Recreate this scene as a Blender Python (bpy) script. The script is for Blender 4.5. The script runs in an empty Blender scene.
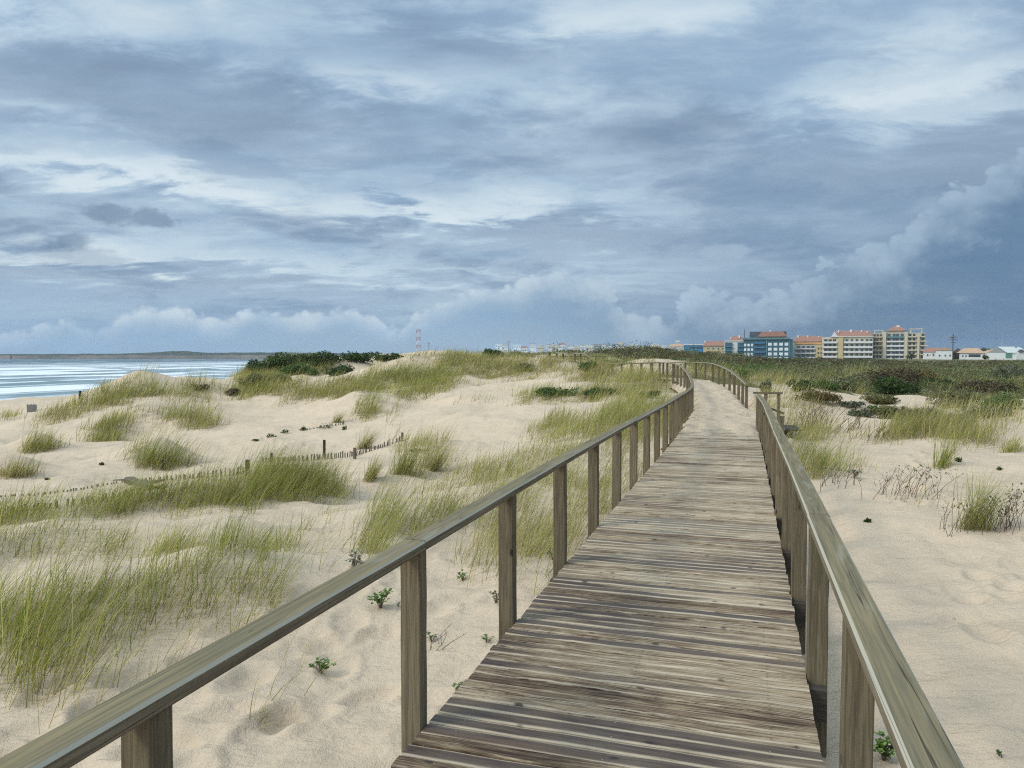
import bpy, math, random
import numpy as np
from mathutils import Vector, Matrix

random.seed(7)
R = np.random.default_rng(11)
S = bpy.context.scene
COL = S.collection
F, CX, CY, YH = 740.0, 512.0, 384.0, 355.0
EYE = 1.7
PITCH = math.atan((CY - YH) / F)
rad = math.radians

# ------------------------------------------------------------------ helpers
def tag(o, label=None, cat=None, group=None, kind=None):
    if label: o['label'] = label
    if cat: o['category'] = cat
    if group: o['group'] = group
    if kind: o['kind'] = kind
    return o

def empty(name, loc=(0, 0, 0), rz=0.0, label=None, cat=None, group=None, parent=None):
    o = bpy.data.objects.new(name, None)
    COL.objects.link(o)
    o.location = loc
    o.rotation_euler = (0, 0, rz)
    o.empty_display_size = 0.2
    if parent: o.parent = parent
    return tag(o, label, cat, group)

def np_mesh(name, V, quads=None, tris=None, smooth=False, uvs=None, cols=None):
    """fast mesh from numpy arrays; uvs = {name: (nloops,2)}, cols = {name: (nverts,4)}"""
    me = bpy.data.meshes.new(name)
    V = np.asarray(V, dtype=np.float32).reshape(-1, 3)
    parts, tot = [], []
    if quads is not None and len(quads):
        quads = np.asarray(quads, dtype=np.int32).reshape(-1, 4)
        parts.append(quads.ravel()); tot.append(np.full(len(quads), 4, np.int32))
    if tris is not None and len(tris):
        tris = np.asarray(tris, dtype=np.int32).reshape(-1, 3)
        parts.append(tris.ravel()); tot.append(np.full(len(tris), 3, np.int32))
    loops = np.concatenate(parts); tot = np.concatenate(tot)
    start = np.concatenate([[0], np.cumsum(tot)[:-1]]).astype(np.int32)
    me.vertices.add(len(V)); me.vertices.foreach_set('co', V.ravel())
    me.loops.add(len(loops)); me.loops.foreach_set('vertex_index', loops)
    me.polygons.add(len(tot))
    me.polygons.foreach_set('loop_start', start)
    if smooth:
        me.polygons.foreach_set('use_smooth', np.ones(len(tot), dtype=bool))
    me.update(calc_edges=True)
    if not smooth:
        me.polygons.foreach_set('use_smooth', np.zeros(len(tot), dtype=bool))
    if uvs:
        for k, a in uvs.items():
            l = me.uv_layers.new(name=k)
            l.data.foreach_set('uv', np.asarray(a, np.float32).ravel())
    if cols:
        for k, a in cols.items():
            at = me.attributes.new(k, 'FLOAT_COLOR', 'POINT')
            at.data.foreach_set('color', np.asarray(a, np.float32).ravel())
    me.validate()
    return me

def link(name, me, mat, parent=None, loc=None, rz=0.0):
    o = bpy.data.objects.new(name, me)
    COL.objects.link(o)
    if mat is not None and not me.materials: me.materials.append(mat)
    if parent: o.parent = parent
    if loc is not None: o.location = loc
    if rz: o.rotation_euler = (0, 0, rz)
    return o

def dup(root, loc=None, rz=None, label=None):
    r = root.copy(); COL.objects.link(r)
    if loc is not None: r.location = loc
    if rz is not None: r.rotation_euler = (0, 0, rz)
    if label: r['label'] = label
    for ch in list(root.children):
        c = ch.copy(); COL.objects.link(c); c.parent = r
        for g in list(ch.children):
            d = g.copy(); COL.objects.link(d); d.parent = c
    return r

class MB:
    """collects boxes / bars / tubes / prisms into one mesh"""
    def __init__(s): s.V = []; s.Q = []; s.T = []; s.n = 0
    def add(s, V, Q=(), T=()):
        V = np.asarray(V, float).reshape(-1, 3)
        s.V.append(V)
        if len(Q): s.Q.append(np.asarray(Q, int).reshape(-1, 4) + s.n)
        if len(T): s.T.append(np.asarray(T, int).reshape(-1, 3) + s.n)
        s.n += len(V); return s
    BQ = [(0, 3, 2, 1), (4, 5, 6, 7), (0, 1, 5, 4), (1, 2, 6, 5), (2, 3, 7, 6), (3, 0, 4, 7)]
    def box(s, x0, x1, y0, y1, z0, z1):
        V = [(x0, y0, z0), (x1, y0, z0), (x1, y1, z0), (x0, y1, z0), (x0, y0, z1), (x1, y0, z1), (x1, y1, z1), (x0, y1, z1)]
        return s.add(V, s.BQ)
    def bar(s, p, q, w, h, up=(0, 0, 1)):
        p = Vector(p); q = Vector(q); d = (q - p).normalized()
        u = Vector(up)
        if abs(d.dot(u)) > .98: u = Vector((0, 1, 0))
        r = d.cross(u).normalized(); u = r.cross(d)
        r *= w / 2; u *= h / 2
        V = [p - r - u, p + r - u, q + r - u, q - r - u, p - r + u, p + r + u, q + r + u, q - r + u]
        return s.add([tuple(v) for v in V], s.BQ)
    def tube(s, pts, r0, r1=None, n=6, cap=True):
        r1 = r0 if r1 is None else r1
        P = [Vector(p) for p in pts]; m = len(P); V = []
        for i, p in enumerate(P):
            d = (P[min(i + 1, m - 1)] - P[max(i - 1, 0)]).normalized()
            a = d.orthogonal().normalized() if i == 0 else (a - d * a.dot(d)).normalized()
            b = d.cross(a); r = r0 + (r1 - r0) * i / (m - 1)
            for k in range(n):
                t = 2 * math.pi * k / n
                V.append(tuple(p + a * (r * math.cos(t)) + b * (r * math.sin(t))))
        Q = [(i * n + k, i * n + (k + 1) % n, (i + 1) * n + (k + 1) % n, (i + 1) * n + k) for i in range(m - 1) for k in range(n)]
        T = []
        if cap:
            V += [tuple(P[0]), tuple(P[-1])]
            for k in range(n):
                T.append((m * n, (k + 1) % n, k)); T.append((m * n + 1, (m - 1) * n + k, (m - 1) * n + (k + 1) % n))
        return s.add(V, Q, T)
    def mesh(s, name, smooth=False):
        V = np.concatenate(s.V)
        return np_mesh(name, V, np.concatenate(s.Q) if s.Q else None, np.concatenate(s.T) if s.T else None, smooth)
    def build(s, name, mat, parent=None, smooth=False, loc=None):
        return link(name, s.mesh(name, smooth), mat, parent, loc)

# value noise (numpy)
def _h(ix, iy, seed):
    n = (ix.astype(np.int64) * 374761393 + iy.astype(np.int64) * 668265263 + seed * 974711) & 0xffffffff
    n = ((n ^ (n >> 13)) * 1274126177) & 0xffffffff
    n = n ^ (n >> 16)
    return (n & 0xffff) / 65535.0
def vnoise(x, y, seed=0):
    ix = np.floor(x); iy = np.floor(y); fx = x - ix; fy = y - iy
    fx = fx * fx * fx * (fx * (fx * 6 - 15) + 10); fy = fy * fy * fy * (fy * (fy * 6 - 15) + 10)
    a = _h(ix, iy, seed); b = _h(ix + 1, iy, seed); c = _h(ix, iy + 1, seed); d = _h(ix + 1, iy + 1, seed)
    return (a + (b - a) * fx) * (1 - fy) + (c + (d - c) * fx) * fy - .5
def fbm(x, y, seed=0, o=4):
    r = 0; a = 1.0
    for k in range(o):
        r = r + a * vnoise(x * 2 ** k + 17.3 * k, y * 2 ** k - 9.1 * k, seed + k); a *= .5
    return r
def sstep(a, b, x):
    t = np.clip((x - a) / (b - a), 0, 1); return t * t * (3 - 2 * t)

# pixel <-> world
cp, sp_ = math.cos(PITCH), math.sin(PITCH)
def pix_dir(px, py):
    a = (np.asarray(px, float) - CX) / F; b = (CY - np.asarray(py, float)) / F
    # camera: forward (0,cp,-sp), up (0,sp,cp)
    return a, cp + b * sp_, -sp_ + b * cp
def W(px, py, Y):
    dx, dy, dz = pix_dir(px, py)
    return np.stack([dx / dy * Y, Y + 0 * dx, EYE + dz / dy * Y], -1)

# ------------------------------------------------------------------ shader mini-language
class Sh:
    def __init__(s, tree): s.t = tree; s.n = tree.nodes; s.l = tree.links
    def node(s, typ, **kw):
        n = s.n.new(typ)
        for k, v in kw.items(): setattr(n, k, v)
        return n
    def put(s, sock, v):
        if v is None: return
        if isinstance(v, bpy.types.NodeSocket): s.l.new(v, sock)
        else:
            try: sock.default_value = v
            except Exception:
                sock.default_value = (*v, 1.0) if hasattr(v, '__len__') else (v,) * len(sock.default_value)
    def m(s, op, a, b=None, c=None, clamp=False):
        n = s.node('ShaderNodeMath', operation=op, use_clamp=clamp)
        s.put(n.inputs[0], a); s.put(n.inputs[1], b); s.put(n.inputs[2], c)
        return n.outputs[0]
    def add(s, a, b): return s.m('ADD', a, b)
    def sub(s, a, b): return s.m('SUBTRACT', a, b)
    def mul(s, a, b): return s.m('MULTIPLY', a, b)
    def smooth(s, x, a, b, lo=0.0, hi=1.0):
        n = s.node('ShaderNodeMapRange', interpolation_type='SMOOTHSTEP')
        s.put(n.inputs['Value'], x); s.put(n.inputs['From Min'], a); s.put(n.inputs['From Max'], b)
        s.put(n.inputs['To Min'], lo); s.put(n.inputs['To Max'], hi)
        return n.outputs[0]
    def lin(s, x, a, b, lo=0.0, hi=1.0):
        n = s.node('ShaderNodeMapRange')
        s.put(n.inputs['Value'], x); s.put(n.inputs['From Min'], a); s.put(n.inputs['From Max'], b)
        s.put(n.inputs['To Min'], lo); s.put(n.inputs['To Max'], hi)
        return n.outputs[0]
    def mix(s, f, a, b, mode='MIX'):
        n = s.node('ShaderNodeMix', data_type='RGBA', blend_type=mode)
        s.put(n.inputs['Factor'], f)
        for i, v in ((6, a), (7, b)):
            if isinstance(v, tuple) and len(v) == 3: v = (*v, 1.0)
            s.put(n.inputs[i], v)
        return n.outputs[2]
    def vec(s, x, y, z):
        n = s.node('ShaderNodeCombineXYZ'); s.put(n.inputs[0], x); s.put(n.inputs[1], y); s.put(n.inputs[2], z); return n.outputs[0]
    def sep(s, v):
        n = s.node('ShaderNodeSeparateXYZ'); s.put(n.inputs[0], v); return n.outputs
    def vmul(s, v, k):
        n = s.node('ShaderNodeVectorMath', operation='MULTIPLY'); s.put(n.inputs[0], v); s.put(n.inputs[1], k); return n.outputs[0]
    def vadd(s, v, k):
        n = s.node('ShaderNodeVectorMath', operation='ADD'); s.put(n.inputs[0], v); s.put(n.inputs[1], k); return n.outputs[0]
    def noise(s, v, scale, detail=4.0, rough=.5, dist=0.0, out=0):
        n = s.node('ShaderNodeTexNoise'); s.put(n.inputs['Vector'], v)
        s.put(n.inputs['Scale'], scale); s.put(n.inputs['Detail'], detail); s.put(n.inputs['Roughness'], rough); s.put(n.inputs['Distortion'], dist)
        return n.outputs[out]
    def voro(s, v, scale, feature='F1', rnd=1.0, out='Distance'):
        n = s.node('ShaderNodeTexVoronoi', feature=feature); s.put(n.inputs['Vector'], v); s.put(n.inputs['Scale'], scale)
        s.put(n.inputs['Randomness'], rnd); return n.outputs[out]
    def ramp(s, f, stops, interp='LINEAR'):
        n = s.node('ShaderNodeValToRGB'); cr = n.color_ramp; cr.interpolation = interp
        while len(cr.elements) > 1: cr.elements.remove(cr.elements[-1])
        for i, (p, c) in enumerate(stops):
            e = cr.elements[0] if i == 0 else cr.elements.new(p)
            e.position = p; e.color = (*c, 1.0) if hasattr(c, '__len__') else (c, c, c, 1)
        s.put(n.inputs[0], f); return n.outputs[0]
    def curve(s, x, pts):
        n = s.node('ShaderNodeFloatCurve'); c = n.mapping.curves[0]
        for i, (a, b) in enumerate(pts):
            if i < 2: p = c.points[i]; p.location = (a, b)
            else: p = c.points.new(a, b)
            p.handle_type = 'AUTO'
        n.mapping.update(); s.put(n.inputs['Value'], x); return n.outputs[0]
    def bump(s, h, strength=.5, dist=.02, normal=None):
        n = s.node('ShaderNodeBump'); s.put(n.inputs['Strength'], strength); s.put(n.inputs['Distance'], dist); s.put(n.inputs['Height'], h)
        s.put(n.inputs['Normal'], normal); return n.outputs[0]

def newmat(name):
    m = bpy.data.materials.new(name); m.use_nodes = True
    t = m.node_tree; t.nodes.clear(); s = Sh(t)
    s.out = s.node('ShaderNodeOutputMaterial')
    return m, s
def principled(s, col, rough=.8, normal=None, spec=.3, metal=0.0):
    b = s.node('ShaderNodeBsdfPrincipled')
    if isinstance(col, tuple): col = (*col[:3], 1)
    s.put(b.inputs['Base Color'], col); s.put(b.inputs['Roughness'], rough)
    s.put(b.inputs['Specular IOR Level'], spec); s.put(b.inputs['Normal'], normal); s.put(b.inputs['Metallic'], metal)
    s.l.new(b.outputs[0], s.out.inputs['Surface']); return b
def simple(name, c, rough=.8, var=.12, scale=3.0, spec=.3):
    m, s = newmat(name)
    tc = s.node('ShaderNodeTexCoord').outputs['Object']
    n = s.noise(tc, scale, 5.0, .6)
    col = s.mix(n, tuple(x * (1 - var) for x in c), tuple(min(1, x * (1 + var)) for x in c))
    principled(s, col, rough, None, spec); return m

# ------------------------------------------------------------------ world, sun, camera
SUN_EL, SUN_AZ = rad(40), rad(-112)            # azimuth clockwise from +Y; veiled sun, behind and to the left
def build_world():
    w = bpy.data.worlds.new('World'); S.world = w; w.use_nodes = True
    t = w.node_tree; t.nodes.clear(); s = Sh(t)
    out = s.node('ShaderNodeOutputWorld'); bg = s.node('ShaderNodeBackground')
    d = s.node('ShaderNodeTexCoord').outputs['Generated']
    x, y, z = s.sep(d)[:3]
    az = s.m('ARCTAN2', x, y)
    hor = s.m('SQRT', s.add(s.mul(x, x), s.mul(y, y)))
    e = s.m('DIVIDE', z, s.m('MAXIMUM', hor, .02))
    e = s.m('MINIMUM', e, 4.0)
    ez = s.m('MAXIMUM', z, 0.0)
    inv = s.m('DIVIDE', 1.0, s.add(ez, .16))
    pv = s.vec(s.mul(x, inv), s.mul(y, inv), 0.0)              # cloud deck plane
    ang = s.vec(az, e, 0.0)
    wv = s.vmul(s.vadd(s.noise(pv, 1.6, 3.0, .5, 0, 1), (-.5, -.5, -.5)), (.30, .30, 0))
    pw = s.vadd(pv, wv)
    n_big = s.noise(s.vmul(pw, (.75, 1.15, 1.0)), 1.15, 7.0, .58)
    n_mid = s.noise(s.vmul(s.vadd(pw, (4.3, 1.7, 0)), (.9, 1.6, 1.0)), 2.4, 6.0, .61)
    n_str = s.noise(s.vmul(s.vadd(ang, s.vmul(wv, (.12, .05, 0))), (1.8, 6.0, 1.0)), 2.5, 6.0, .62, .3)
    n_puf = s.noise(s.vmul(ang, (1.0, 1.5, 1.0)), 14.0, 5.0, .62)
    n_puf2 = s.noise(s.vmul(s.vadd(ang, (3.1, 1.3, 0)), (1.0, 1.6, 1.0)), 5.0, 5.0, .58, .2)
    waz = s.add(az, s.mul(s.sub(n_puf2, .5), .40))
    we = s.add(e, s.mul(s.sub(n_mid, .5), .15))
    def P(px, py):
        a = math.atan((px - 512) / F); return a, (YH - py) / F * math.cos(a)
    T = None
    blobs = [(240, 112, 230, 40, -.95), (110, 66, 170, 30, -.35), (40, 108, 100, 20, .85), (100, 165, 120, 18, .65), (390, 95, 130, 28, .8), (440, 212, 120, 14, .8), (150, 178, 200, 12, .5),
             (330, 130, 60, 16, .4), (720, 120, 170, 26, -.3), (880, 92, 170, 16, .75), (560, 190, 100, 16, .65), (760, 182, 200, 26, -.65), (620, 238, 170, 14, -.55), (860, 125, 60, 10, .3),
             (560, 15, 260, 22, .25), (700, 20, 160, 18, .45), (980, 20, 150, 25, .3), (480, 50, 150, 22, -.55), (60, 232, 200, 16, .4), (250, 262, 240, 9, .45), (180, 290, 320, 12, -.7), (470, 248, 200, 12, -.4), (900, 148, 120, 20, -.2), (60, 20, 160, 26, .3), (610, 70, 120, 30, .25), (960, 110, 90, 10, .5)]
    for (px, py, rx, ry, k) in blobs:
        a0, e0 = P(px, py)
        qa = s.m('MULTIPLY_ADD', waz, F / rx, -a0 * F / rx); qe = s.m('MULTIPLY_ADD', we, F / ry, -e0 * F / ry)
        q = s.m('EXPONENT', s.mul(s.m('MULTIPLY_ADD', qa, qa, s.mul(qe, qe)), -1.0))
        T = s.mul(q, k) if T is None else s.m('MULTIPLY_ADD', q, k, T)
    K = 10.0
    def c8(r, g, b): return tuple(K * ((v / 255 + .055) / 1.055) ** 2.4 for v in (r, g, b))
    # high pale overcast
    deck = s.mix(s.smooth(s.add(n_mid, s.mul(T, .16)), .36, .64), c8(151, 178, 206), c8(185, 208, 226))
    # brighter breaks
    br = s.smooth(s.add(s.add(s.mul(n_mid, .6), s.mul(n_str, .4)), s.mul(T, .24)), .525, .76)
    deck = s.mix(s.mul(br, .9), deck, c8(223, 236, 243))
    # ragged lower layer, darker, with thin lighter margins
    low1 = s.add(n_big, s.mul(T, -.21))
    m1 = s.smooth(low1, .44, .63)
    inner = s.mix(s.smooth(n_mid, .34, .66), c8(121, 142, 168), c8(147, 171, 197))
    deck = s.mix(s.mul(m1, .80), deck, inner)
    # long bars seen edge-on nearer the horizon
    m2 = s.mul(s.smooth(s.add(n_str, s.mul(T, -.16)), .47, .60), s.smooth(e, .48, .20))
    deck = s.mix(s.mul(m2, .48), deck, s.mix(n_puf2, c8(123, 147, 175), c8(141, 164, 190)))
    m3 = s.mul(s.smooth(s.add(n_str, s.mul(T, .12)), .58, .43), s.smooth(e, .40, .10))
    deck = s.mix(s.mul(m3, .34), deck, c8(203, 222, 235))
    f = m1
    # air between deck and horizon: pale blue at the left, slate at the right
    tright = s.smooth(az, -.2, .42)
    low = s.mix(tright, c8(147, 180, 211), c8(96, 127, 160))
    lowmid = s.m('EXPONENT', s.mul(s.m('POWER', s.mul(s.add(az, .06), 4.0), 2.0), -1.0))
    low = s.mix(s.mul(lowmid, .75), low, c8(157, 183, 205))
    lf = s.smooth(s.add(e, s.mul(s.sub(n_str, .5), .07)), .10, .015)
    sky = s.mix(s.mul(lf, .85), deck, low)
    hr = s.mul(s.smooth(az, .05, .40), s.smooth(e, .34, .12))
    sky = s.mix(s.mul(hr, .55), sky, c8(112, 140, 171))
    # cumulus bank: top profile as function of azimuth, cauliflower edge
    A0, A1, E1 = -.66, .66, .42
    prof = [(-60, 318), (30, 322), (60, 312), (100, 316), (150, 306), (190, 312), (225, 318), (260, 306), (300, 312), (340, 304), (375, 312), (396, 322), (414, 310), (440, 298), (470, 286), (510, 284), (555, 268), (590, 272), (615, 288), (640, 306), (668, 304), (690, 288), (730, 284), (765, 290), (800, 272), (850, 245), (900, 226), (935, 190), (970, 176), (1000, 150), (1060, 128)]
    pts = []
    for px, py in prof:
        a0, e0 = P(px, py); pts.append((min(1, max(0, (a0 - A0) / (A1 - A0))), e0 / E1))
    top = s.mul(s.curve(s.lin(az, A0, A1), pts), E1)
    ca = s.vadd(s.vmul(ang, (1.0, 1.25, 1.0)), s.vmul(s.vadd(s.noise(ang, 16.0, 3.0, .5, 0, 1), (-.5, -.5, -.5)), (.035, .035, 0)))
    b1 = s.voro(ca, 20.0); b2 = s.voro(ca, 47.0); b3 = s.voro(ca, 105.0)
    bil = s.add(s.mul(s.sub(.42, b1), .5), s.add(s.mul(s.sub(.42, b2), .32), s.mul(s.sub(.42, b3), .2)))
    size = s.mix(tright, (.55, .55, .55), (1.15, 1.15, 1.15))
    puff = s.add(s.mul(s.mul(bil, .070), size), s.mul(s.sub(n_puf2, .5), .035))
    depth = s.sub(s.add(top, puff), e)                         # >0 inside the bank
    mask = s.smooth(depth, 0.0, .010)
    mask = s.mul(mask, s.smooth(az, .66, .6))
    mask = s.mul(mask, s.smooth(n_puf, .22, .42))
    dl = s.mix(tright, (.036, .036, .036), (.10, .10, .10))
    lit = s.smooth(s.sub(s.m('DIVIDE', depth, dl), s.mul(s.mul(bil, 1.6), s.smooth(s.m('DIVIDE', depth, dl), 2.2, .8))), 1.1, .0)
    bank_hi = s.mix(tright, c8(206, 223, 235), c8(162, 185, 206))
    bank_lo = s.mix(tright, c8(148, 180, 210), c8(97, 128, 160))
    bank = s.mix(lit, bank_lo, bank_hi)
    bank = s.mix(s.mul(lowmid, s.smooth(e, .07, .0, 0, .7)), bank, c8(158, 184, 205))
    sky = s.mix(s.mul(mask, .9), sky, bank)
    # small loose clouds
    for (px, py, rx, ry, k) in [(130, 217, 36, 10, .65), (74, 243, 17, 9, .6), (722, 252, 30, 8, -.45)]:
        a0, e0 = P(px, py)
        qa = s.m('MULTIPLY_ADD', az, F / rx, -a0 * F / rx); qe = s.m('MULTIPLY_ADD', e, F / ry, -e0 * F / ry)
        q = s.m('MULTIPLY_ADD', qa, qa, s.mul(qe, qe))
        q = s.add(q, s.sub(s.mul(s.sub(n_puf, .5), 5.5), s.mul(bil, 2.6)))
        sky = s.mix(s.mul(s.smooth(q, 1.4, .2), abs(k)), sky, c8(113, 136, 163) if k > 0 else c8(174, 197, 214))
    # clear sky behind thin cloud
    nis = s.node('ShaderNodeTexSky', sky_type='NISHITA')
    nis.sun_disc = False; nis.sun_elevation = SUN_EL; nis.sun_rotation = SUN_AZ; nis.air_density = 1.2; nis.dust_density = 1.5
    sky = s.mix(s.mul(s.sub(1.0, f), .08), sky, nis.outputs[0])
    # unseen sky overhead and behind, round the veiled sun, brightened to light the sand
    sd = (math.sin(SUN_AZ) * math.cos(SUN_EL), math.cos(SUN_AZ) * math.cos(SUN_EL), math.sin(SUN_EL))
    dp = s.node('ShaderNodeVectorMath', operation='DOT_PRODUCT'); s.put(dp.inputs[0], d); s.put(dp.inputs[1], sd)
    glow = s.smooth(dp.outputs['Value'], .28, 1.0, 0.0, 2.3)
    zen = s.smooth(z, .50, .95, 0.0, .9)
    gain = s.add(s.add(1.0, glow), zen)
    warm = s.mix(s.smooth(dp.outputs['Value'], .25, .9), (1, 1, 1), (1.0, .93, .82))
    sky = s.mix(1.0, sky, warm, 'MULTIPLY')
    sky = s.mix(1.0, sky, s.vec(gain, gain, gain), 'MULTIPLY')
    s.put(bg.inputs['Color'], sky); bg.inputs['Strength'].default_value = .1
    s.l.new(bg.outputs[0], out.inputs['Surface'])
    for n in s.n:
        if n.bl_idname == 'ShaderNodeMix': n.clamp_factor = True
build_world()
S.world.cycles.sampling_method = 'MANUAL'; S.world.cycles.sample_map_resolution = 512
sun = bpy.data.lights.new('sun', 'SUN'); sun.energy = 1.5; sun.angle = rad(12); sun.color = (1, .93, .82)
so = bpy.data.objects.new('sun', sun); COL.objects.link(so)
sdv = Vector((math.sin(SUN_AZ) * math.cos(SUN_EL), math.cos(SUN_AZ) * math.cos(SUN_EL), math.sin(SUN_EL)))
so.rotation_euler = sdv.to_track_quat('Z', 'Y').to_euler(); so.location = sdv * 50
cam = bpy.data.cameras.new('camera'); cam.sensor_width = 36; cam.lens = 36 * F / 1024; cam.clip_start = .05; cam.clip_end = 20000
co = bpy.data.objects.new('camera', cam); COL.objects.link(co); co.location = (0, 0, EYE)
co.rotation_euler = (math.pi / 2 - PITCH, 0, 0); S.camera = co
S.view_settings.view_transform = 'Standard'; S.view_settings.look = 'None'; S.view_settings.exposure = 0; S.view_settings.gamma = 1
S.view_settings.use_curve_mapping = False
S.cycles.use_denoising = False
S.cycles.use_adaptive_sampling = True; S.cycles.adaptive_threshold = .008; S.cycles.adaptive_min_samples = 32
S.cycles.pixel_filter_type = 'BLACKMAN_HARRIS'; S.cycles.filter_width = 1.1
S.cycles.max_bounces = 6; S.cycles.diffuse_bounces = 3; S.cycles.glossy_bounces = 2; S.cycles.transmission_bounces = 3; S.cycles.transparent_max_bounces = 4
S.cycles.caustics_reflective = False; S.cycles.caustics_refractive = False

# ------------------------------------------------------------------ boardwalk path
PC = np.array([(-1.2, -2.1), (-.545, 0), (1.02, 5), (2.59, 10), (4.00, 14.5), (4.90, 17.5), (6.35, 22.5), (7.28, 26), (8.08, 30), (8.52, 33.2), (8.78, 36.3), (8.62, 39), (8.0, 42.2), (6.95, 46), (6.1, 48.8), (5.4, 51.4)])
def catmull(P, n=40):
    o = []
    Q = np.vstack([2 * P[0] - P[1], P, 2 * P[-1] - P[-2]])
    for i in range(1, len(Q) - 2):
        p0, p1, p2, p3 = Q[i - 1:i + 3]
        for t in np.linspace(0, 1, n, endpoint=False):
            o.append(.5 * (2 * p1 + (p2 - p0) * t + (2 * p0 - 5 * p1 + 4 * p2 - p3) * t ** 2 + (3 * p1 - p0 - 3 * p2 + p3) * t ** 3))
    o.append(P[-1]); return np.array(o)
PD = catmull(PC)
PS = np.concatenate([[0], np.cumsum(np.hypot(*np.diff(PD, axis=0).T))])
PS -= np.interp(0, PD[:, 1], PS)                              # s = 0 abreast of the camera
SEND = PS[-1]
ZP = np.array([(-3, 0), (0, 0), (9, -.03), (17, -.10), (22, -.18), (25.5, -.20), (29, 0.0), (33, .32), (36, .45), (39, .47), (42, .42), (46, .30), (52, .18), (60, .1)])   # (Y, z)
_yy = np.linspace(-3, 60, 400); _zz = np.interp(_yy, ZP[:, 0], ZP[:, 1])
_k = np.hanning(21); _k /= _k.sum(); _zz = np.convolve(np.pad(_zz, 10, 'edge'), _k, 'valid')
def zdeck(Y): return np.interp(Y, _yy, _zz)
def path(s_, off=0.0):
    """point on the walkway at arc length s, off metres to the right; returns x,y,z,heading dir"""
    s_ = np.asarray(s_, float)
    x = np.interp(s_, PS, PD[:, 0]); y = np.interp(s_, PS, PD[:, 1])
    e = .25
    tx = np.interp(s_ + e, PS, PD[:, 0]) - np.interp(s_ - e, PS, PD[:, 0]); ty = np.interp(s_ + e, PS, PD[:, 1]) - np.interp(s_ - e, PS, PD[:, 1])
    L = np.hypot(tx, ty); tx, ty = tx / L, ty / L
    return x + ty * off, y - tx * off, zdeck(y), tx, ty
HW = .86                                                      # half width of the deck

# ------------------------------------------------------------------ terrain
CPX = [  # (px, py, Y) seen points of the sand
 (30, 690, 4.9), (150, 640, 5.8), (250, 600, 6.7), (330, 690, 4.9), (350, 600, 6.8), (450, 620, 6.4), (500, 580, 7.5), (100, 596, 6.9), (200, 584, 7.1), (-80, 640, 5.6), (-80, 560, 8.2),
 (30, 556, 8.6), (150, 556, 8.8), (280, 556, 8.8), (380, 535, 9.8), (450, 532, 9.8), (30, 543, 9.8), (150, 545, 9.8), (280, 545, 9.6),
 (-80, 525, 11), (30, 516, 11.8), (150, 508, 12.6), (250, 503, 13.2), (320, 500, 14), (400, 500, 14), (480, 490, 14.5), (560, 470, 15), (290, 484, 15.5),
 (-80, 500, 17), (0, 498, 18), (100, 486, 19.5), (200, 477, 21), (250, 474, 21.5), (320, 459, 24), (350, 457, 24.5), (400, 439, 28), (440, 452, 22), (500, 450, 20), (560, 440, 19.5), (610, 425, 21),
 (10, 479, 23), (100, 463, 26), (150, 463, 26), (160, 470, 24.5), (250, 450, 28), (330, 440, 30), (400, 420, 33), (470, 412, 30), (540, 415, 27),
 (-80, 450, 33), (35, 454, 33), (0, 430, 40), (100, 442, 35), (200, 426, 40), (280, 411, 44), (350, 402, 44), (420, 397, 44), (500, 403, 37), (560, 402, 35), (600, 402, 32), (640, 402, 29),
 (20, 422, 50), (60, 414, 48), (100, 401, 51), (140, 390, 54), (190, 394, 55), (235, 400, 55), (110, 430, 40), (150, 416, 42), (210, 430, 38),
 (262, 384, 60), (300, 382, 57), (330, 386, 54), (258, 371, 66), (248, 386, 60), (285, 361, 68), (340, 359, 69), (385, 358, 70), (400, 374, 57), (430, 367, 61), (455, 374, 52), (355, 388, 49), (380, 412, 38),
 (450, 362, 72), (480, 354.5, 75), (508, 361, 75), (540, 370, 57), (500, 377, 51), (560, 378, 47), (600, 374, 45), (640, 379, 40), (620, 367, 55), (580, 364, 62), (540, 360, 85), (600, 358, 95), (660, 380, 37), (640, 366, 50),
 (240, 396, 85), (200, 402, 88), (270, 394, 95), (300, 386, 110), (330, 374, 125), (255, 390, 75), (360, 366, 120),
 (0, 416, 75), (40, 409, 85), (80, 399, 100), (-80, 420, 75),
 (520, 358, 150), (560, 357, 200), (440, 359, 130), (400, 358.5, 110), (580, 357, 130), (620, 353, 150), (650, 352.5, 150), (700, 354, 145), (760, 362, 150), (820, 366, 170), (900, 366, 200), (1000, 366, 220), (1100, 366, 220),
 (640, 362, 90), (700, 364, 75), (740, 376, 55), (760, 374, 68), (800, 374, 105), (720, 372, 60),
 (900, 386, 60), (1000, 391, 54), (1100, 391, 54), (860, 397, 44), (820, 407, 28), (790, 398, 33), (850, 420, 24), (940, 432, 20), (1010, 442, 18), (1100, 442, 18), (870, 452, 16), (810, 445, 17), (950, 482, 12), (850, 520, 9.2), (1000, 540, 8.4), (900, 620, 5.8), (950, 700, 4.4), (1100, 600, 6), (930, 405, 36), (880, 430, 21),
]
cw = W([c[0] for c in CPX], [c[1] for c in CPX], np.array([c[2] for c in CPX], float))
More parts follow.
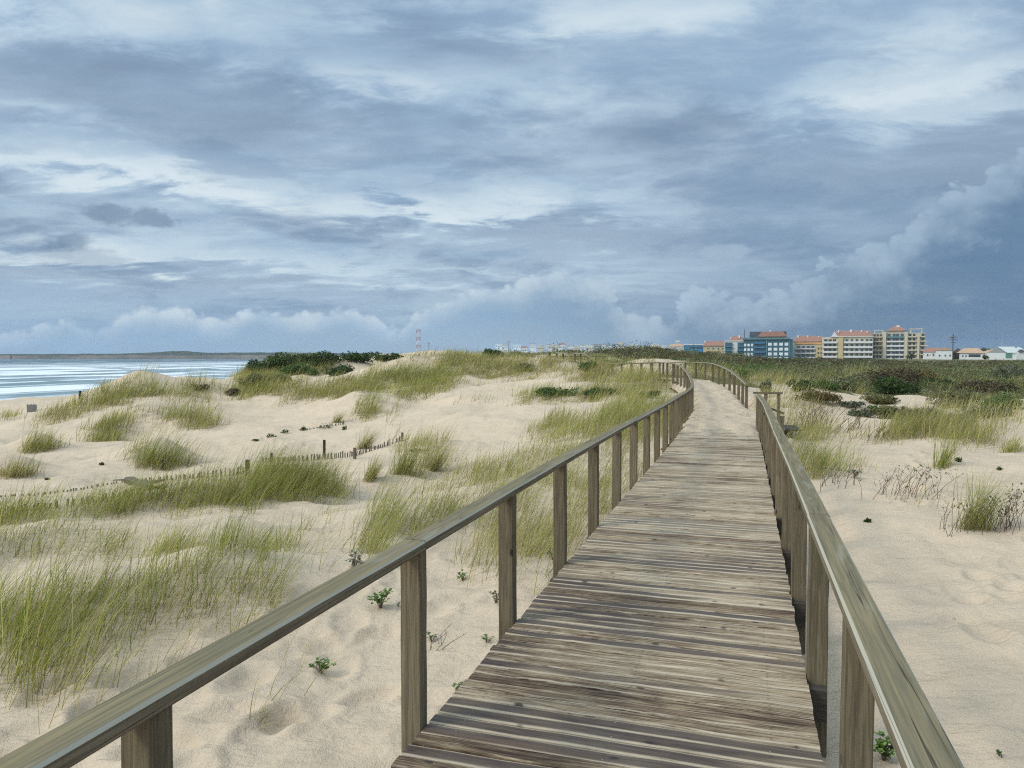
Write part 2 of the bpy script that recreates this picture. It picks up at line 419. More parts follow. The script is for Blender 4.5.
extra = [(-6, 2, -.6), (-3, 1.5, -.6), (-1.8, 1.5, -.6), (1.5, 1.5, -.5), (4, 1.5, -.45), (8, 2, -.4), (-14, 4, -.7), (14, 4, -.3), (-25, 10, -1.2), (25, 12, -.4), (-2.6, 3, -.56), (2.4, 3, -.45),
         (-91, 131, -6.4), (-69, 200, -6.4), (-28, 330, -6.4), (31, 520, -6.4), (-66, 131, -5.0), (-44, 200, -5.0), (-3, 330, -4.6), (56, 520, -4.0), (-36, 125, -1.5), (-9, 200, -.8), (32, 330, -.4),
         (-107, 80, -6.5), (-76, 80, -4.9), (-125, 40, -6.6), (-90, 40, -4.6), (-130, 110, -8), (-110, 200, -9), (-60, 40, -4.0), (-200, 200, -9), (-120, 400, -9), (-100, 540, -9),
         (60, 330, .6), (100, 330, -.6), (250, 330, -.8), (-30, 110, .2), (300, 60, -.6), (120, 60, -.8), (60, 20, -.5), (100, 520, .3),
         (150, 520, -1.2), (400, 520, -1.2)]
for s0 in np.arange(1, SEND - .3, 2.2):                         # under the walkway
    for off in (-1.15, 0, 1.15):
        x, y, z, _, _ = path(s0, off)
        bury = float(sstep(13, 19, s0) * (1 - sstep(33, 38, s0)))
        extra.append((float(x), float(y), float(z) - (.50 if off <= 0 else .42) + .36 * bury - .02))
ew = np.array(extra)
cw = np.vstack([cw, ew])
def key(x, y):
    return np.stack([np.arctan2(x, y) * 1.25, .55 * np.log(np.hypot(x, y) + .4)], -1)
CK = key(cw[:, 0], cw[:, 1])
def kern(d2): return np.sqrt(d2 + .012 ** 2)
G = kern(((CK[:, None] - CK[None]) ** 2).sum(-1))
zc = cw[:, 2]; zm = -.5
wts = np.linalg.solve(G - np.eye(len(G)) * .004, zc - zm)
MOUND = [  # (px, py, Y, radius, height): hummocks that carry grass
 (150, 458, 26.3, 1.4, .8), (175, 458, 26.5, 1.0, .35), (38, 450, 33, 1.1, .85), (8, 474, 23.5, 1.2, .75), (140, 392, 54, 3.4, .9), (200, 425, 40, 1.8, .6), (150, 414, 42, 2.0, .9), (95, 433, 38, 1.4, .6),
 (372, 412, 38, 1.8, .5), (290, 486, 15.4, 1.1, .35), (390, 480, 17, .9, .2), (600, 432, 20, 1.2, .2), (880, 388, 58, 5, .9), (840, 380, 66, 3, .5), (930, 400, 38, 2, .35), (825, 408, 26, 3.0, .40), (880, 426, 21, 2.4, .2), (262, 380, 61, 5, .5), (300, 366, 66, 7, .15),
 (402, 382, 56, 4, .8), (366, 404, 42, 2.0, .95), (440, 374, 56, 4, .4), (475, 352, 74, 6, .2), (530, 366, 58, 5, .8), (600, 372, 46, 4, .6), (560, 392, 36, 2.5, .5), (150, 388, 54, 5, .8), (60, 410, 50, 3, .5), (205, 390, 56, 4, .6), (385, 515, 10.5, .9, .22), (470, 495, 13, 1.2, .25), (440, 450, 22, 1.4, .35), (545, 462, 17, 1.6, .3), (100, 505, 12.5, 1.2, .22), (215, 498, 13.5, 1.1, .32), (40, 512, 12, 1.0, .12), (130, 545, 9.5, .9, .30), (40, 545, 9.5, .8, .25), (230, 547, 9.6, .8, .28), (60, 600, 6.8, .9, .2), (230, 585, 7.2, .9, .18)]
mo = [(*(W(a, b, c)[:2]), r, h) for a, b, c, r, h in MOUND]
def height_raw(x, y):
    k = key(x, y); n = k.shape[0]; z = np.empty(n)
    for i in range(0, n, 60000):
        d2 = ((k[i:i + 60000, None, :] - CK[None]) ** 2).sum(-1)
        z[i:i + 60000] = zm + kern(d2) @ wts
    r = np.hypot(x, y); a = np.abs(np.arctan2(x, y))
    back = sstep(1.15, 1.6, a); z = z * (1 - back) + (-.65) * back
    # far land and sea bed
    shore = x + 132 - .3135 * y
    farz = np.where(shore < 0, np.maximum(-9, -6.4 + shore * .03), np.minimum(-.9, -6.4 + shore * .06))
    ff = sstep(420, 620, r); z = z * (1 - ff) + farz * ff
    for mx, my, mr, mh in mo:
        z = z + mh * np.exp(-((x - mx) ** 2 + (y - my) ** 2) / mr ** 2)
    # drifts and hummocks
    w = sstep(3, 9, r) * (1 - sstep(150, 400, r))
    shoref = sstep(-5, 25, shore)
    z = z + w * shoref * (.26 * fbm(x / 3.0 + .12 * y, y / 2.4, 3, 4) + sstep(25, 60, r) * .75 * fbm(x / 9, y / 9, 5, 4) + sstep(11, 26, r) * .62 * (.30 - np.abs(fbm(x / 6.5 + .3 * fbm(y / 5, x / 5, 8, 2), y / 4.6, 6, 3))))
    rip = (1 - sstep(18, 40, r))
    fp = vnoise(x / .30, y / .30, 21); fp2 = vnoise(x / .62 + 3, y / .55, 22); fp3 = vnoise(x / .16, y / .17, 23)
    z = z + rip * (.075 * np.minimum(fp2, .12) + .055 * np.minimum(fp, .10) + .014 * fp3)
    return z
FOOT = []
_fr = np.random.default_rng(77)
def trail(p, q_, n, wob=.25):
    for i, t_ in enumerate(np.linspace(0, 1, n)):
        d = np.array(q_) - np.array(p); L = np.hypot(*d); d = d / L; s_ = (.11 if i % 2 else -.11) + _fr.normal(0, .06)
        FOOT.append((p[0] + d[0] * L * t_ - d[1] * s_ + _fr.normal(0, wob * .3), p[1] + d[1] * L * t_ + d[0] * s_ + _fr.normal(0, wob * .3), math.atan2(d[0], d[1]) + _fr.normal(0, .25), _fr.uniform(.6, 1.25)))
trail((-3.6, 3.2), (-.9, 8.2), 14); trail((-1.9, 3.0), (-1.2, 7.4), 12); trail((-2.8, 4.0), (-.6, 4.9), 7); trail((-2.6, 3.6), (-3.6, 6.4), 7); trail((-1.0, 8), (-2.4, 14.5), 15); trail((-2.2, 5.2), (-.4, 6.4), 7)
trail((3.4, 5.2), (4.4, 7.2), 5); trail((2.6, 3.2), (4.6, 4.6), 5); trail((4.2, 6.2), (6.6, 9.0), 8); trail((5.5, 10), (9, 16), 14); trail((-9, 16), (-12, 26), 20); trail((-3, 24), (-10, 30), 18)
def dents(x, y):
    z = np.zeros(x.shape); m_ = np.nonzero((np.hypot(x, y) < 34) & (y > 1))[0]
    if len(m_) == 0: return z
    xs, ys = x[m_], y[m_]; o = np.zeros(len(m_))
    for fx, fy, a, k in FOOT:
        s_ = (np.abs(xs - fx) < .5) & (np.abs(ys - fy) < .5)
        if not s_.any(): continue
        dx, dy = xs[s_] - fx, ys[s_] - fy; u = dx * math.sin(a) + dy * math.cos(a); v = dx * math.cos(a) - dy * math.sin(a)
        q_ = (u / .19) ** 2 + (v / .115) ** 2
        o[s_] += k * (-.042 * np.exp(-q_ ** 1.5) + .020 * np.exp(-(np.sqrt(q_) - 1.45) ** 2 * 7))
    z[m_] = o; return z
def pdist(x, y):
    """signed-free distance to the walkway axis and arc length (coarse)"""
    st = PD[::10]; ss = PS[::10]
    d = np.full(x.shape, 1e9); si = np.zeros(x.shape)
    for (a, b), q in zip(st, ss):
        t = (x - a) ** 2 + (y - b) ** 2
        m_ = t < d; d[m_] = t[m_]; si[m_] = q
    return np.sqrt(d), si
def height(x, y):
    x = np.asarray(x, float).ravel(); y = np.asarray(y, float).ravel()
    z = height_raw(x, y) + dents(x, y)
    near = (np.hypot(x, y) < 75) & (y > -3)
    if near.any():
        d, si = pdist(x[near], y[near])
        cap = zdeck(y[near]) - .16 - .22 * (1 - sstep(12, 17, si))
        zz = z[near]; k = 1 - sstep(1.0, 1.9, d)
        z[near] = np.where(d < 1.9, zz * (1 - k) + np.minimum(zz, cap) * k, zz)
    return z
AN = np.concatenate([np.linspace(-180, -64, 60, endpoint=False), np.linspace(-64, -40, 120, endpoint=False), np.linspace(-40, 40, 820, endpoint=False), np.linspace(40, 64, 120, endpoint=False), np.linspace(64, 180, 61)])
AR = np.radians(AN)
RR = np.concatenate([[.02, .3, .6], np.geomspace(.9, 120, 640, endpoint=False), np.geomspace(120, 620, 110, endpoint=False), np.geomspace(620, 2500, 20)])
nA, nR = len(AR), len(RR)
gx = np.sin(AR)[None] * RR[:, None]; gy = np.cos(AR)[None] * RR[:, None]
gz = height(gx, gy).reshape(nR, nA)
def ground(x, y):
    """bilinear lookup in the polar grid"""
    x = np.atleast_1d(np.asarray(x, float)); y = np.atleast_1d(np.asarray(y, float))
    a = np.arctan2(x, y); r = np.hypot(x, y)
    i = np.clip(np.searchsorted(AR, a) - 1, 0, nA - 2); j = np.clip(np.searchsorted(RR, r) - 1, 0, nR - 2)
    u = (a - AR[i]) / (AR[i + 1] - AR[i]); v = np.clip((r - RR[j]) / (RR[j + 1] - RR[j]), 0, 1)
    return (gz[j, i] * (1 - u) + gz[j, i + 1] * u) * (1 - v) + (gz[j + 1, i] * (1 - u) + gz[j + 1, i + 1] * u) * v
def cast(px, py):
    """where the sight line through a photo point meets the sand (build-time survey of the dune)"""
    px = np.atleast_1d(np.asarray(px, float)); py = np.atleast_1d(np.asarray(py, float))
    dx, dy, dz = pix_dir(px, py); a = np.arctan2(dx, dy); sl = dz / np.hypot(dx, dy)
    i = np.clip(np.searchsorted(AR, a), 0, nA - 1)
    o = np.full((len(px), 3), np.nan)
    for k in range(len(px)):
        ray = EYE + RR * sl[k]; c = gz[:, i[k]]
        h = np.nonzero(c[3:] >= ray[3:])[0]
        if len(h) == 0: continue
        j = h[0] + 3
        f0 = ray[j - 1] - c[j - 1]; f1 = ray[j] - c[j]; t = f0 / (f0 - f1) if f0 != f1 else 0
        r = RR[j - 1] + (RR[j] - RR[j - 1]) * np.clip(t, 0, 1)
        o[k] = (math.sin(a[k]) * r, math.cos(a[k]) * r, EYE + r * sl[k])
    return o
def at(px, py):
    p = cast(px, py)[0]
    return p if not np.isnan(p[0]) else W(px, py, 60.0)

SCARS = []
for px, py, wp, hp in ((930, 399, 34, 12), (938, 408, 26, 8), (795, 390, 60, 10), (850, 399, 60, 8), (770, 382, 40, 6), (1000, 425, 60, 10), (690, 368, 30, 4)):
    q = at(px, py); y0, y1 = at(px, py + hp / 2)[1], at(px, py - hp / 2)[1]
    SCARS.append((q, wp * q[1] / F / 2, max(1.0, abs(y1 - y0) * .6)))
# vegetation cover painted by kind of soil (litter / bare sand)
def cover(x, y):
    a = np.arctan2(x, y); r = np.hypot(x, y)
    n = fbm(x / 7, y / 7, 40, 4); n2 = fbm(x / 2.2, y / 2.2, 41, 3)
    right = sstep(.16, .34, a + .12 * n) * sstep(38, 52, r + 22 * n)
    mid = sstep(58, 80, r + 25 * n) * sstep(.02, .10, a + .05 * n)
    far = sstep(75, 120, r + 30 * n) * sstep(-.18, -.05, a)
    c = np.clip(np.maximum(np.maximum(right, mid), far) + .25 * n2, 0, 1) * (np.maximum(np.maximum(right, mid), far) > .02)
    for q, rr, rl in SCARS:
        c = c * (1 - .97 * np.exp(-(((x - q[0]) / rr) ** 2 + ((y - q[1]) / rl) ** 2) ** 2))
    return np.clip(c, 0, 1)
cov = cover(gx.ravel(), gy.ravel())
shore_g = gx.ravel() + 132 - .3135 * gy.ravel()
wet = (1 - sstep(2, 16, shore_g)) * (gy.ravel() > 20)
idx = np.arange(nR * nA).reshape(nR, nA)
q = np.stack([idx[:-1, :-1], idx[1:, :-1], idx[1:, 1:], idx[:-1, 1:]], -1).reshape(-1, 4)
tV = np.stack([gx.ravel(), gy.ravel(), gz.ravel()], -1)
me = np_mesh('dune_sand', tV, q, smooth=True, cols={'cover': np.stack([cov, wet, cov * 0, cov * 0 + 1], -1)})

def mat_sand(k=1.0):
    m, s = newmat('sand')
    tc = s.node('ShaderNodeTexCoord').outputs['Object']
    at_ = s.node('ShaderNodeAttribute', attribute_name='cover'); cv, wt, _ = s.sep(at_.outputs['Vector'])[:3]
    big = s.noise(tc, .35, 4.0, .6); mid = s.noise(tc, 2.3, 5.0, .6); fine = s.noise(tc, 90.0, 3.0, .7)
    c = s.mix(big, (k * .54, k * .41, k * .285), (k * .64, k * .50, k * .358))
    c = s.mix(s.mul(s.smooth(mid, .45, .75), .35), c, (.43, .335, .228))
    c = s.mix(s.mul(s.smooth(fine, .5, .8), .22), c, (.30, .235, .165))
    # darker grains and plant litter
    lit = s.voro(tc, 5.5); lm = s.mul(s.smooth(lit, .09, .05), s.smooth(s.noise(tc, .8, 2.0), .52, .62))
    c = s.mix(s.mul(lm, .5), c, (.16, .12, .08))
    c = s.mix(s.mul(wt, .8), c, (.24, .20, .15))
    v1 = s.noise(tc, .16, 5.0, .6, .4); v2 = s.noise(tc, 1.4, 5.0, .65)
    soil = s.ramp(v1, [(.3, (.13, .12, .042)), (.46, (.17, .155, .055)), (.58, (.13, .10, .048)), (.75, (.23, .205, .10))])
    soil = s.mix(s.mul(v2, .7), soil, (.05, .05, .02))
    thr = s.smooth(s.add(cv, s.mul(s.sub(v2, .5), .5)), .35, .6)
    c = s.mix(thr, c, soil)
    # wind ripples and trampled relief
    rp = s.vmul(tc, (.5, 1.6, 1.0))
    rip = s.noise(rp, 5.2, 3.0, .55, .6)
    foot = s.voro(s.vadd(tc, s.vmul(s.noise(tc, 2.5, 2.0, .5, 0, 1), (.35, .35, 0))), 3.2, 'SMOOTH_F1')
    h = s.add(s.mul(rip, .55), s.add(s.mul(foot, .35), s.mul(fine, .10)))
    h = s.add(h, s.mul(s.noise(tc, 14.0, 4.0, .6), .22))
    nb = s.bump(h, .8, .11)
    principled(s, c, .95, nb, .15); return m
M_SAND = mat_sand(); M_SAND_DIRTY = mat_sand(.9)
tag(link('dune_sand', me, M_SAND), kind='structure')

# ------------------------------------------------------------------ sea
def mat_sea():
    m, s = newmat('sea_water')
    tc = s.node('ShaderNodeTexCoord').outputs['Object']
    x, y, z = s.sep(tc)[:3]
    # across-shore distance (positive seawards) and along-shore distance
    w = s.mul(s.sub(s.add(x, 132.0), s.mul(y, .3135)), -.9542)
    l = s.mul(s.add(y, s.mul(x, .3135)), .9542)
    wl = s.vec(s.mul(l, .0045), s.mul(w, .02), 0.0)
    wob = s.noise(wl, 1.2, 4.0, .55)
    ph = s.add(s.mul(w, .023), s.mul(wob, 1.3))
    fr = s.m('FRACT', ph)
    cell = s.noise(s.vec(s.m('FLOOR', ph), s.mul(l, .010), 0.0), 2.1, 3.0, .6)
    tex = s.noise(s.vec(s.mul(l, .016), s.mul(w, .085), 0.0), 1.6, 8.0, .70, .7)
    crest = s.mul(s.smooth(fr, .02, .14), s.smooth(fr, .75, .28))
    crest = s.mul(crest, s.smooth(cell, .34, .52))
    foam = s.smooth(s.add(crest, s.mul(s.sub(tex, .5), 2.0)), -.08, .50)
    lace = s.mul(s.smooth(tex, .44, .62), .6)
    zone = s.mul(s.smooth(w, -4.0, 6.0), s.smooth(w, 600.0, 330.0))
    farcap = s.mul(s.smooth(s.noise(s.vec(s.mul(l, .012), s.mul(w, .06), 3.0), 1.0, 5.0, .6), .58, .66), s.smooth(w, 200.0, 420.0))
    fm = s.m('MAXIMUM', s.mul(s.m('MAXIMUM', foam, lace), zone), farcap)
    edge = s.mul(s.smooth(w, 7.0, 1.5), s.smooth(tex, .3, .6))
    fm = s.m('MAXIMUM', fm, s.mul(edge, .9), clamp=True)
    base = s.mix(s.smooth(w, 5, 500), (.20, .265, .285), (.11, .16, .19))
    c = s.mix(s.mul(fm, .9), base, (.84, .85, .84))
    nz = s.add(s.noise(s.vec(s.mul(l, .25), s.mul(w, .6), 0), 1.0, 6.0, .65), s.mul(fm, .6))
    nb = s.bump(nz, .5, .6)
    principled(s, c, s.m('MULTIPLY_ADD', fm, .35, .5), nb, .05); return m
nx, ny = 90, 220
us = np.concatenate([np.linspace(-25, 260, 190), np.geomspace(265, 1800, 34)]); vs = np.concatenate([np.linspace(-150, 1100, 160), np.geomspace(1120, 2300, 36)])
U, Vv = np.meshgrid(us, vs)
# back to world: w = -(x+56+.22y)*c, l = (y-.22x)*c
c_ = 1 / math.hypot(1, .3135)
A_ = np.array([[-c_, .3135 * c_], [.3135 * c_, c_]]); Ai = np.linalg.inv(A_)
wx = U + 132 * c_; X = Ai[0, 0] * wx + Ai[0, 1] * Vv; Yw = Ai[1, 0] * wx + Ai[1, 1] * Vv
wob = fbm(Vv / 160, U / 60, 61, 3)
Zs = -6.3 + .42 * np.clip(np.sin(2 * np.pi * (U / 28 + 1.3 * wob)), -.3, 1) ** 3 * sstep(8, 40, U) * (1 - sstep(230, 330, U))
sid = np.arange(U.size).reshape(U.shape)
sq = np.stack([sid[:-1, :-1], sid[:-1, 1:], sid[1:, 1:], sid[1:, :-1]], -1).reshape(-1, 4)
tag(link('sea', np_mesh('sea', np.stack([X, Yw, Zs], -1), sq, smooth=True), mat_sea()), kind='structure')

# far coast: headland hills behind the bay
def mat_land(name, a, b, scale=.02):
    m, s = newmat(name); tc = s.node('ShaderNodeTexCoord').outputs['Object']
    principled(s, s.mix(s.smooth(s.noise(tc, scale, 6.0, .65), .35, .65), a, b), .95, None, .1); return m
def ridge(name, pts, Y, thick, mat, base=-7.0, n=140, rough=.25, seed=0):
    px = np.linspace(pts[0][0], pts[-1][0], n); py = np.interp(px, [p[0] for p in pts], [p[1] for p in pts])
    P = W(px, py, Y); P[:, 2] += rough * Y / F * vnoise(px / 3.1, px * 0, seed) * 2
    V = []
    prof = [(0, 0.0), (.12, .45), (.3, .85), (.5, 1.0), (.75, .8), (1, 0)]
    for a, h in prof:
        Q = P.copy(); Q[:, 1] += a * thick; Q[:, 0] *= Q[:, 1] / Y
        Q[:, 2] = base + (P[:, 2] - base) * h; V.append(Q)
    V = np.concatenate(V); k = len(prof); ii = np.arange(k * n).reshape(k, n)
    qd = np.stack([ii[:-1, :-1], ii[:-1, 1:], ii[1:, 1:], ii[1:, :-1]], -1).reshape(-1, 4)
    return link(name, np_mesh(name, V, qd, smooth=True), mat)
M_COAST = mat_land('coast_land', (.10, .095, .085), (.20, .17, .14), .01)
M_WOODS = mat_land('coast_woods', (.035, .05, .035), (.06, .075, .05), .03)
tag(ridge('headland', [(-150, 353.6), (40, 354), (130, 353.4), (160, 351.6), (185, 350.6), (205, 352.6), (260, 352.2), (330, 352.8), (420, 353.6), (520, 354.4)], 2080, 220, M_WOODS, seed=3), kind='structure')
bw = ridge('breakwater', [(-220, 355.8), (0, 355.4), (60, 355.6), (140, 355.2), (230, 355.2), (330, 354.8), (430, 354.8)], 1500, 40, M_COAST, rough=.5, seed=9)
tag(bw, 'long low rocky breakwater on the horizon across the surf', 'breakwater')

# ------------------------------------------------------------------ timber materials
def wood(name, light, dark, axis='Z', stain=.5, gloss=.65, green=0.0):
    """weathered softwood; grain along the object's axis"""
    m, s = newmat(name)
    tc = s.node('ShaderNodeTexCoord').outputs['Object']
    rnd = s.node('ShaderNodeObjectInfo').outputs['Random']
    v = s.vadd(tc, s.vec(s.mul(rnd, 13.0), s.mul(rnd, 29.0), s.mul(rnd, 7.0)))
    k = {'X': (.9, 22, 22), 'Y': (22, .9, 22), 'Z': (22, 22, .9)}[axis]
    g = s.noise(s.vmul(v, k), 2.6, 6.0, .62, .9)
    g2 = s.noise(s.vmul(v, tuple(q * (3.0 if q > 1 else 2.2) for q in k)), 2.6, 4.0, .6, .3)
    blot = s.noise(v, 2.6, 5.0, .62)
    kn = s.voro(s.vmul(v, tuple(.9 if q > 1 else .45 for q in k)), 6.5)
    f = s.add(s.mul(g, .62), s.mul(g2, .38))
    c = s.ramp(f, [(.30, dark), (.46, tuple(.45 * a + .55 * b for a, b in zip(light, dark))), (.60, light), (.78, tuple(min(1, 1.22 * a) for a in light))])
    c = s.mix(s.mul(s.smooth(blot, .55, .75), stain), c, dark)
    c = s.mix(s.mul(s.smooth(blot, .46, .30), green), c, (.085, .095, .045))
    c = s.mix(s.mul(s.smooth(kn, .105, .05), .85), c, tuple(.28 * a for a in dark))
    sat = s.lin(rnd, 0, 1, .82, 1.15)
    c = s.mix(1.0, c, s.vec(sat, sat, sat), 'MULTIPLY')
    nb = s.bump(s.add(s.mul(f, .8), s.mul(s.smooth(kn, .12, .03), -.3)), .45, .006)
    principled(s, c, gloss, nb, .25); return m
M_POST = wood('post_timber', (.215, .17, .105), (.078, .058, .036), 'Z', .6, .85, .3)
M_BEAM = wood('beam_timber', (.075, .06, .045), (.028, .022, .018), 'X', .6, .8, .2)

def mat_rail():
    m, s = newmat('rail_timber')
    uv = s.node('ShaderNodeUVMap', uv_map='UVMap').outputs[0]
    u, v_, _ = s.sep(uv)[:3]
    isl = s.node('ShaderNodeObjectInfo').outputs['Random']
    o = s.mul(isl, 37.0)
    gv = s.vec(s.add(s.mul(u, .9), o), s.mul(v_, 26.0), o)
    g = s.noise(gv, 1.5, 6.0, .62, .8); g2 = s.noise(s.vec(s.add(s.mul(u, 2.4), o), s.mul(v_, 120.0), 0.0), 1.0, 4.0, .6)
    f = s.add(s.mul(g, .6), s.mul(g2, .4))
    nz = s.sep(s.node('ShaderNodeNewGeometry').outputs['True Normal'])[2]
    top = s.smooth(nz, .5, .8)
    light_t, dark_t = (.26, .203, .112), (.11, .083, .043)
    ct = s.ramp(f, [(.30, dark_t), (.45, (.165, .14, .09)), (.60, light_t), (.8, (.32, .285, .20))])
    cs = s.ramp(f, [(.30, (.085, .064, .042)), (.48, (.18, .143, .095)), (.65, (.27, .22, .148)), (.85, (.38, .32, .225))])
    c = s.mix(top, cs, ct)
    blot = s.noise(s.vec(s.add(s.mul(u, 1.0), o), s.mul(v_, 6.0), 5.0), 2.2, 5.0, .65)
    c = s.mix(s.mul(s.smooth(blot, .52, .72), .45), c, (.10, .10, .055))
    c = s.mix(s.mul(s.smooth(blot, .45, .28), .35), c, (.36, .33, .26))
    kn = s.voro(s.vec(s.add(s.mul(u, 1.0), o), s.mul(v_, 4.5), 0.0), 3.1)
    c = s.mix(s.mul(s.smooth(kn, .085, .045), .85), c, (.035, .026, .02))
    lit_arris = s.mul(s.smooth(nz, .25, .5), s.smooth(nz, .95, .8))
    c = s.mix(s.mul(lit_arris, .75), c, (.46, .42, .33))  # worn arrises paler, the sunlit line along them painted into the colour
    # drying cracks
    ck = s.smooth(s.m('ABSOLUTE', s.sub(s.noise(s.vec(s.add(s.mul(u, .16), o), s.mul(v_, 17.0), 2.0), 1.3, 3.0, .5), .5)), .010, .002)
    ck = s.mul(ck, s.smooth(s.noise(s.vec(s.mul(u, .7), o, 0.0), 1.6, 2.0), .45, .6))
    c = s.mix(s.mul(ck, .8), c, (.045, .036, .028))
    h = s.sub(f, s.mul(ck, .6))
    principled(s, c, .82, s.bump(h, .5, .006), .08); return m
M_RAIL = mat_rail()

def mat_deck():
    m, s = newmat('deck_boards')
    uv = s.node('ShaderNodeUVMap', uv_map='UVMap').outputs[0]        # metres along board, position across the board 0..1
    ua, ub, _ = s.sep(uv)[:3]
    u2 = s.node('ShaderNodeUVMap', uv_map='Path').outputs[0]         # arc length, side offset
    ps, po, _ = s.sep(u2)[:3]
    isl = s.node('ShaderNodeNewGeometry').outputs['Random Per Island']
    o = s.mul(isl, 91.0)
    gv = s.vec(s.add(s.mul(ua, 1.1), o), s.mul(ub, 1.9), o)
    g = s.noise(gv, 2.0, 6.0, .66, .7)
    g2 = s.noise(s.vec(s.add(s.mul(ua, 4.2), o), s.mul(ub, 9.0), o), 1.3, 5.0, .68, .3)
    pat = s.noise(s.vec(s.mul(ps, .8), s.mul(po, .9), 3.0), 1.0, 5.0, .62, .5)
    f = s.m('MULTIPLY_ADD', s.sub(s.add(s.mul(g, .5), s.mul(g2, .5)), .5), 1.32, .456)
    f = s.add(f, s.mul(s.sub(isl, .5), .20))
    f = s.add(f, s.mul(s.sub(pat, .5), .55))
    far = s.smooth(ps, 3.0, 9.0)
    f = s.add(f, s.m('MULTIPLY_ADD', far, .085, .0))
    c = s.ramp(f, [(.24, (.038, .023, .015)), (.36, (.10, .063, .038)), (.45, (.205, .142, .086)), (.56, (.375, .275, .172)), (.72, (.57, .45, .305))])
    # bleached worn edges and dark wet hearts on the near boards
    ed = s.m('ABSOLUTE', s.sub(ub, .5))
    worn = s.mul(s.smooth(ed, .28, .47), s.smooth(s.add(g2, s.mul(s.sub(isl, .5), .5)), .38, .56))
    c = s.mix(s.mul(worn, .62), c, (.50, .425, .32))
    wet = s.mul(s.smooth(s.add(s.noise(s.vec(s.mul(ps, 1.7), s.mul(po, .35), 9.0), 1.0, 3.0, .55), s.mul(s.sub(isl, .5), .42)), .52, .63), s.smooth(ed, .46, .30))
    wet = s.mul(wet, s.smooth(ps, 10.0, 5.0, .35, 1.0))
    c = s.mix(s.mul(wet, .82), c, (.052, .036, .032))
    red = s.smooth(s.noise(s.vec(s.mul(ps, 9.0), s.add(s.mul(po, .5), o), 1.0), 1.0, 3.0), .56, .68)
    c = s.mix(s.mul(red, .4), c, (.15, .085, .055))
    kn = s.voro(s.vec(s.add(s.mul(ua, 1.0), o), s.mul(ub, .16), o), 4.6)
    c = s.mix(s.mul(s.smooth(kn, .15, .06), .85), c, (.035, .026, .026))
    # nail heads
    for o_ in (-.70, -.02, .66):
        na = s.m('ABSOLUTE', s.add(s.add(ua, -o_), s.mul(s.sub(isl, .5), .03))); nb_ = s.m('ABSOLUTE', s.sub(s.m('ABSOLUTE', s.sub(ub, .5)), .24))
        nd = s.add(s.mul(na, 11.5), nb_)
        c = s.mix(s.mul(s.smooth(nd, .13, .08), .5), c, (.05, .036, .03)); c = s.mix(s.mul(s.smooth(nd, .062, .05), s.smooth(s.noise(s.vec(o, s.mul(ua, 2.0), ub), 3.0, 2.0), .45, .6)), c, (.30, .26, .21))
    # wind-blown sand lodged further along
    dn = s.noise(s.vec(ps, s.mul(po, 1.0), 0.0), 2.6, 5.0, .65, .4)
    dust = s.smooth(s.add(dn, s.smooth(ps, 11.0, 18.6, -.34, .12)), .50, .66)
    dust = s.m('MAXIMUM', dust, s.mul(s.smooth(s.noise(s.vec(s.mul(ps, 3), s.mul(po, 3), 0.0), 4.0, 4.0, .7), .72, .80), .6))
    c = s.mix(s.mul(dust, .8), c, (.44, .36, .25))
    r = s.m('MULTIPLY_ADD', wet, -.22, .72)
    h = s.add(s.mul(f, .75), s.mul(s.m('SINE', s.mul(ub, 37.7)), .05))
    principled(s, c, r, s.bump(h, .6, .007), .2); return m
M_DECK = mat_deck()

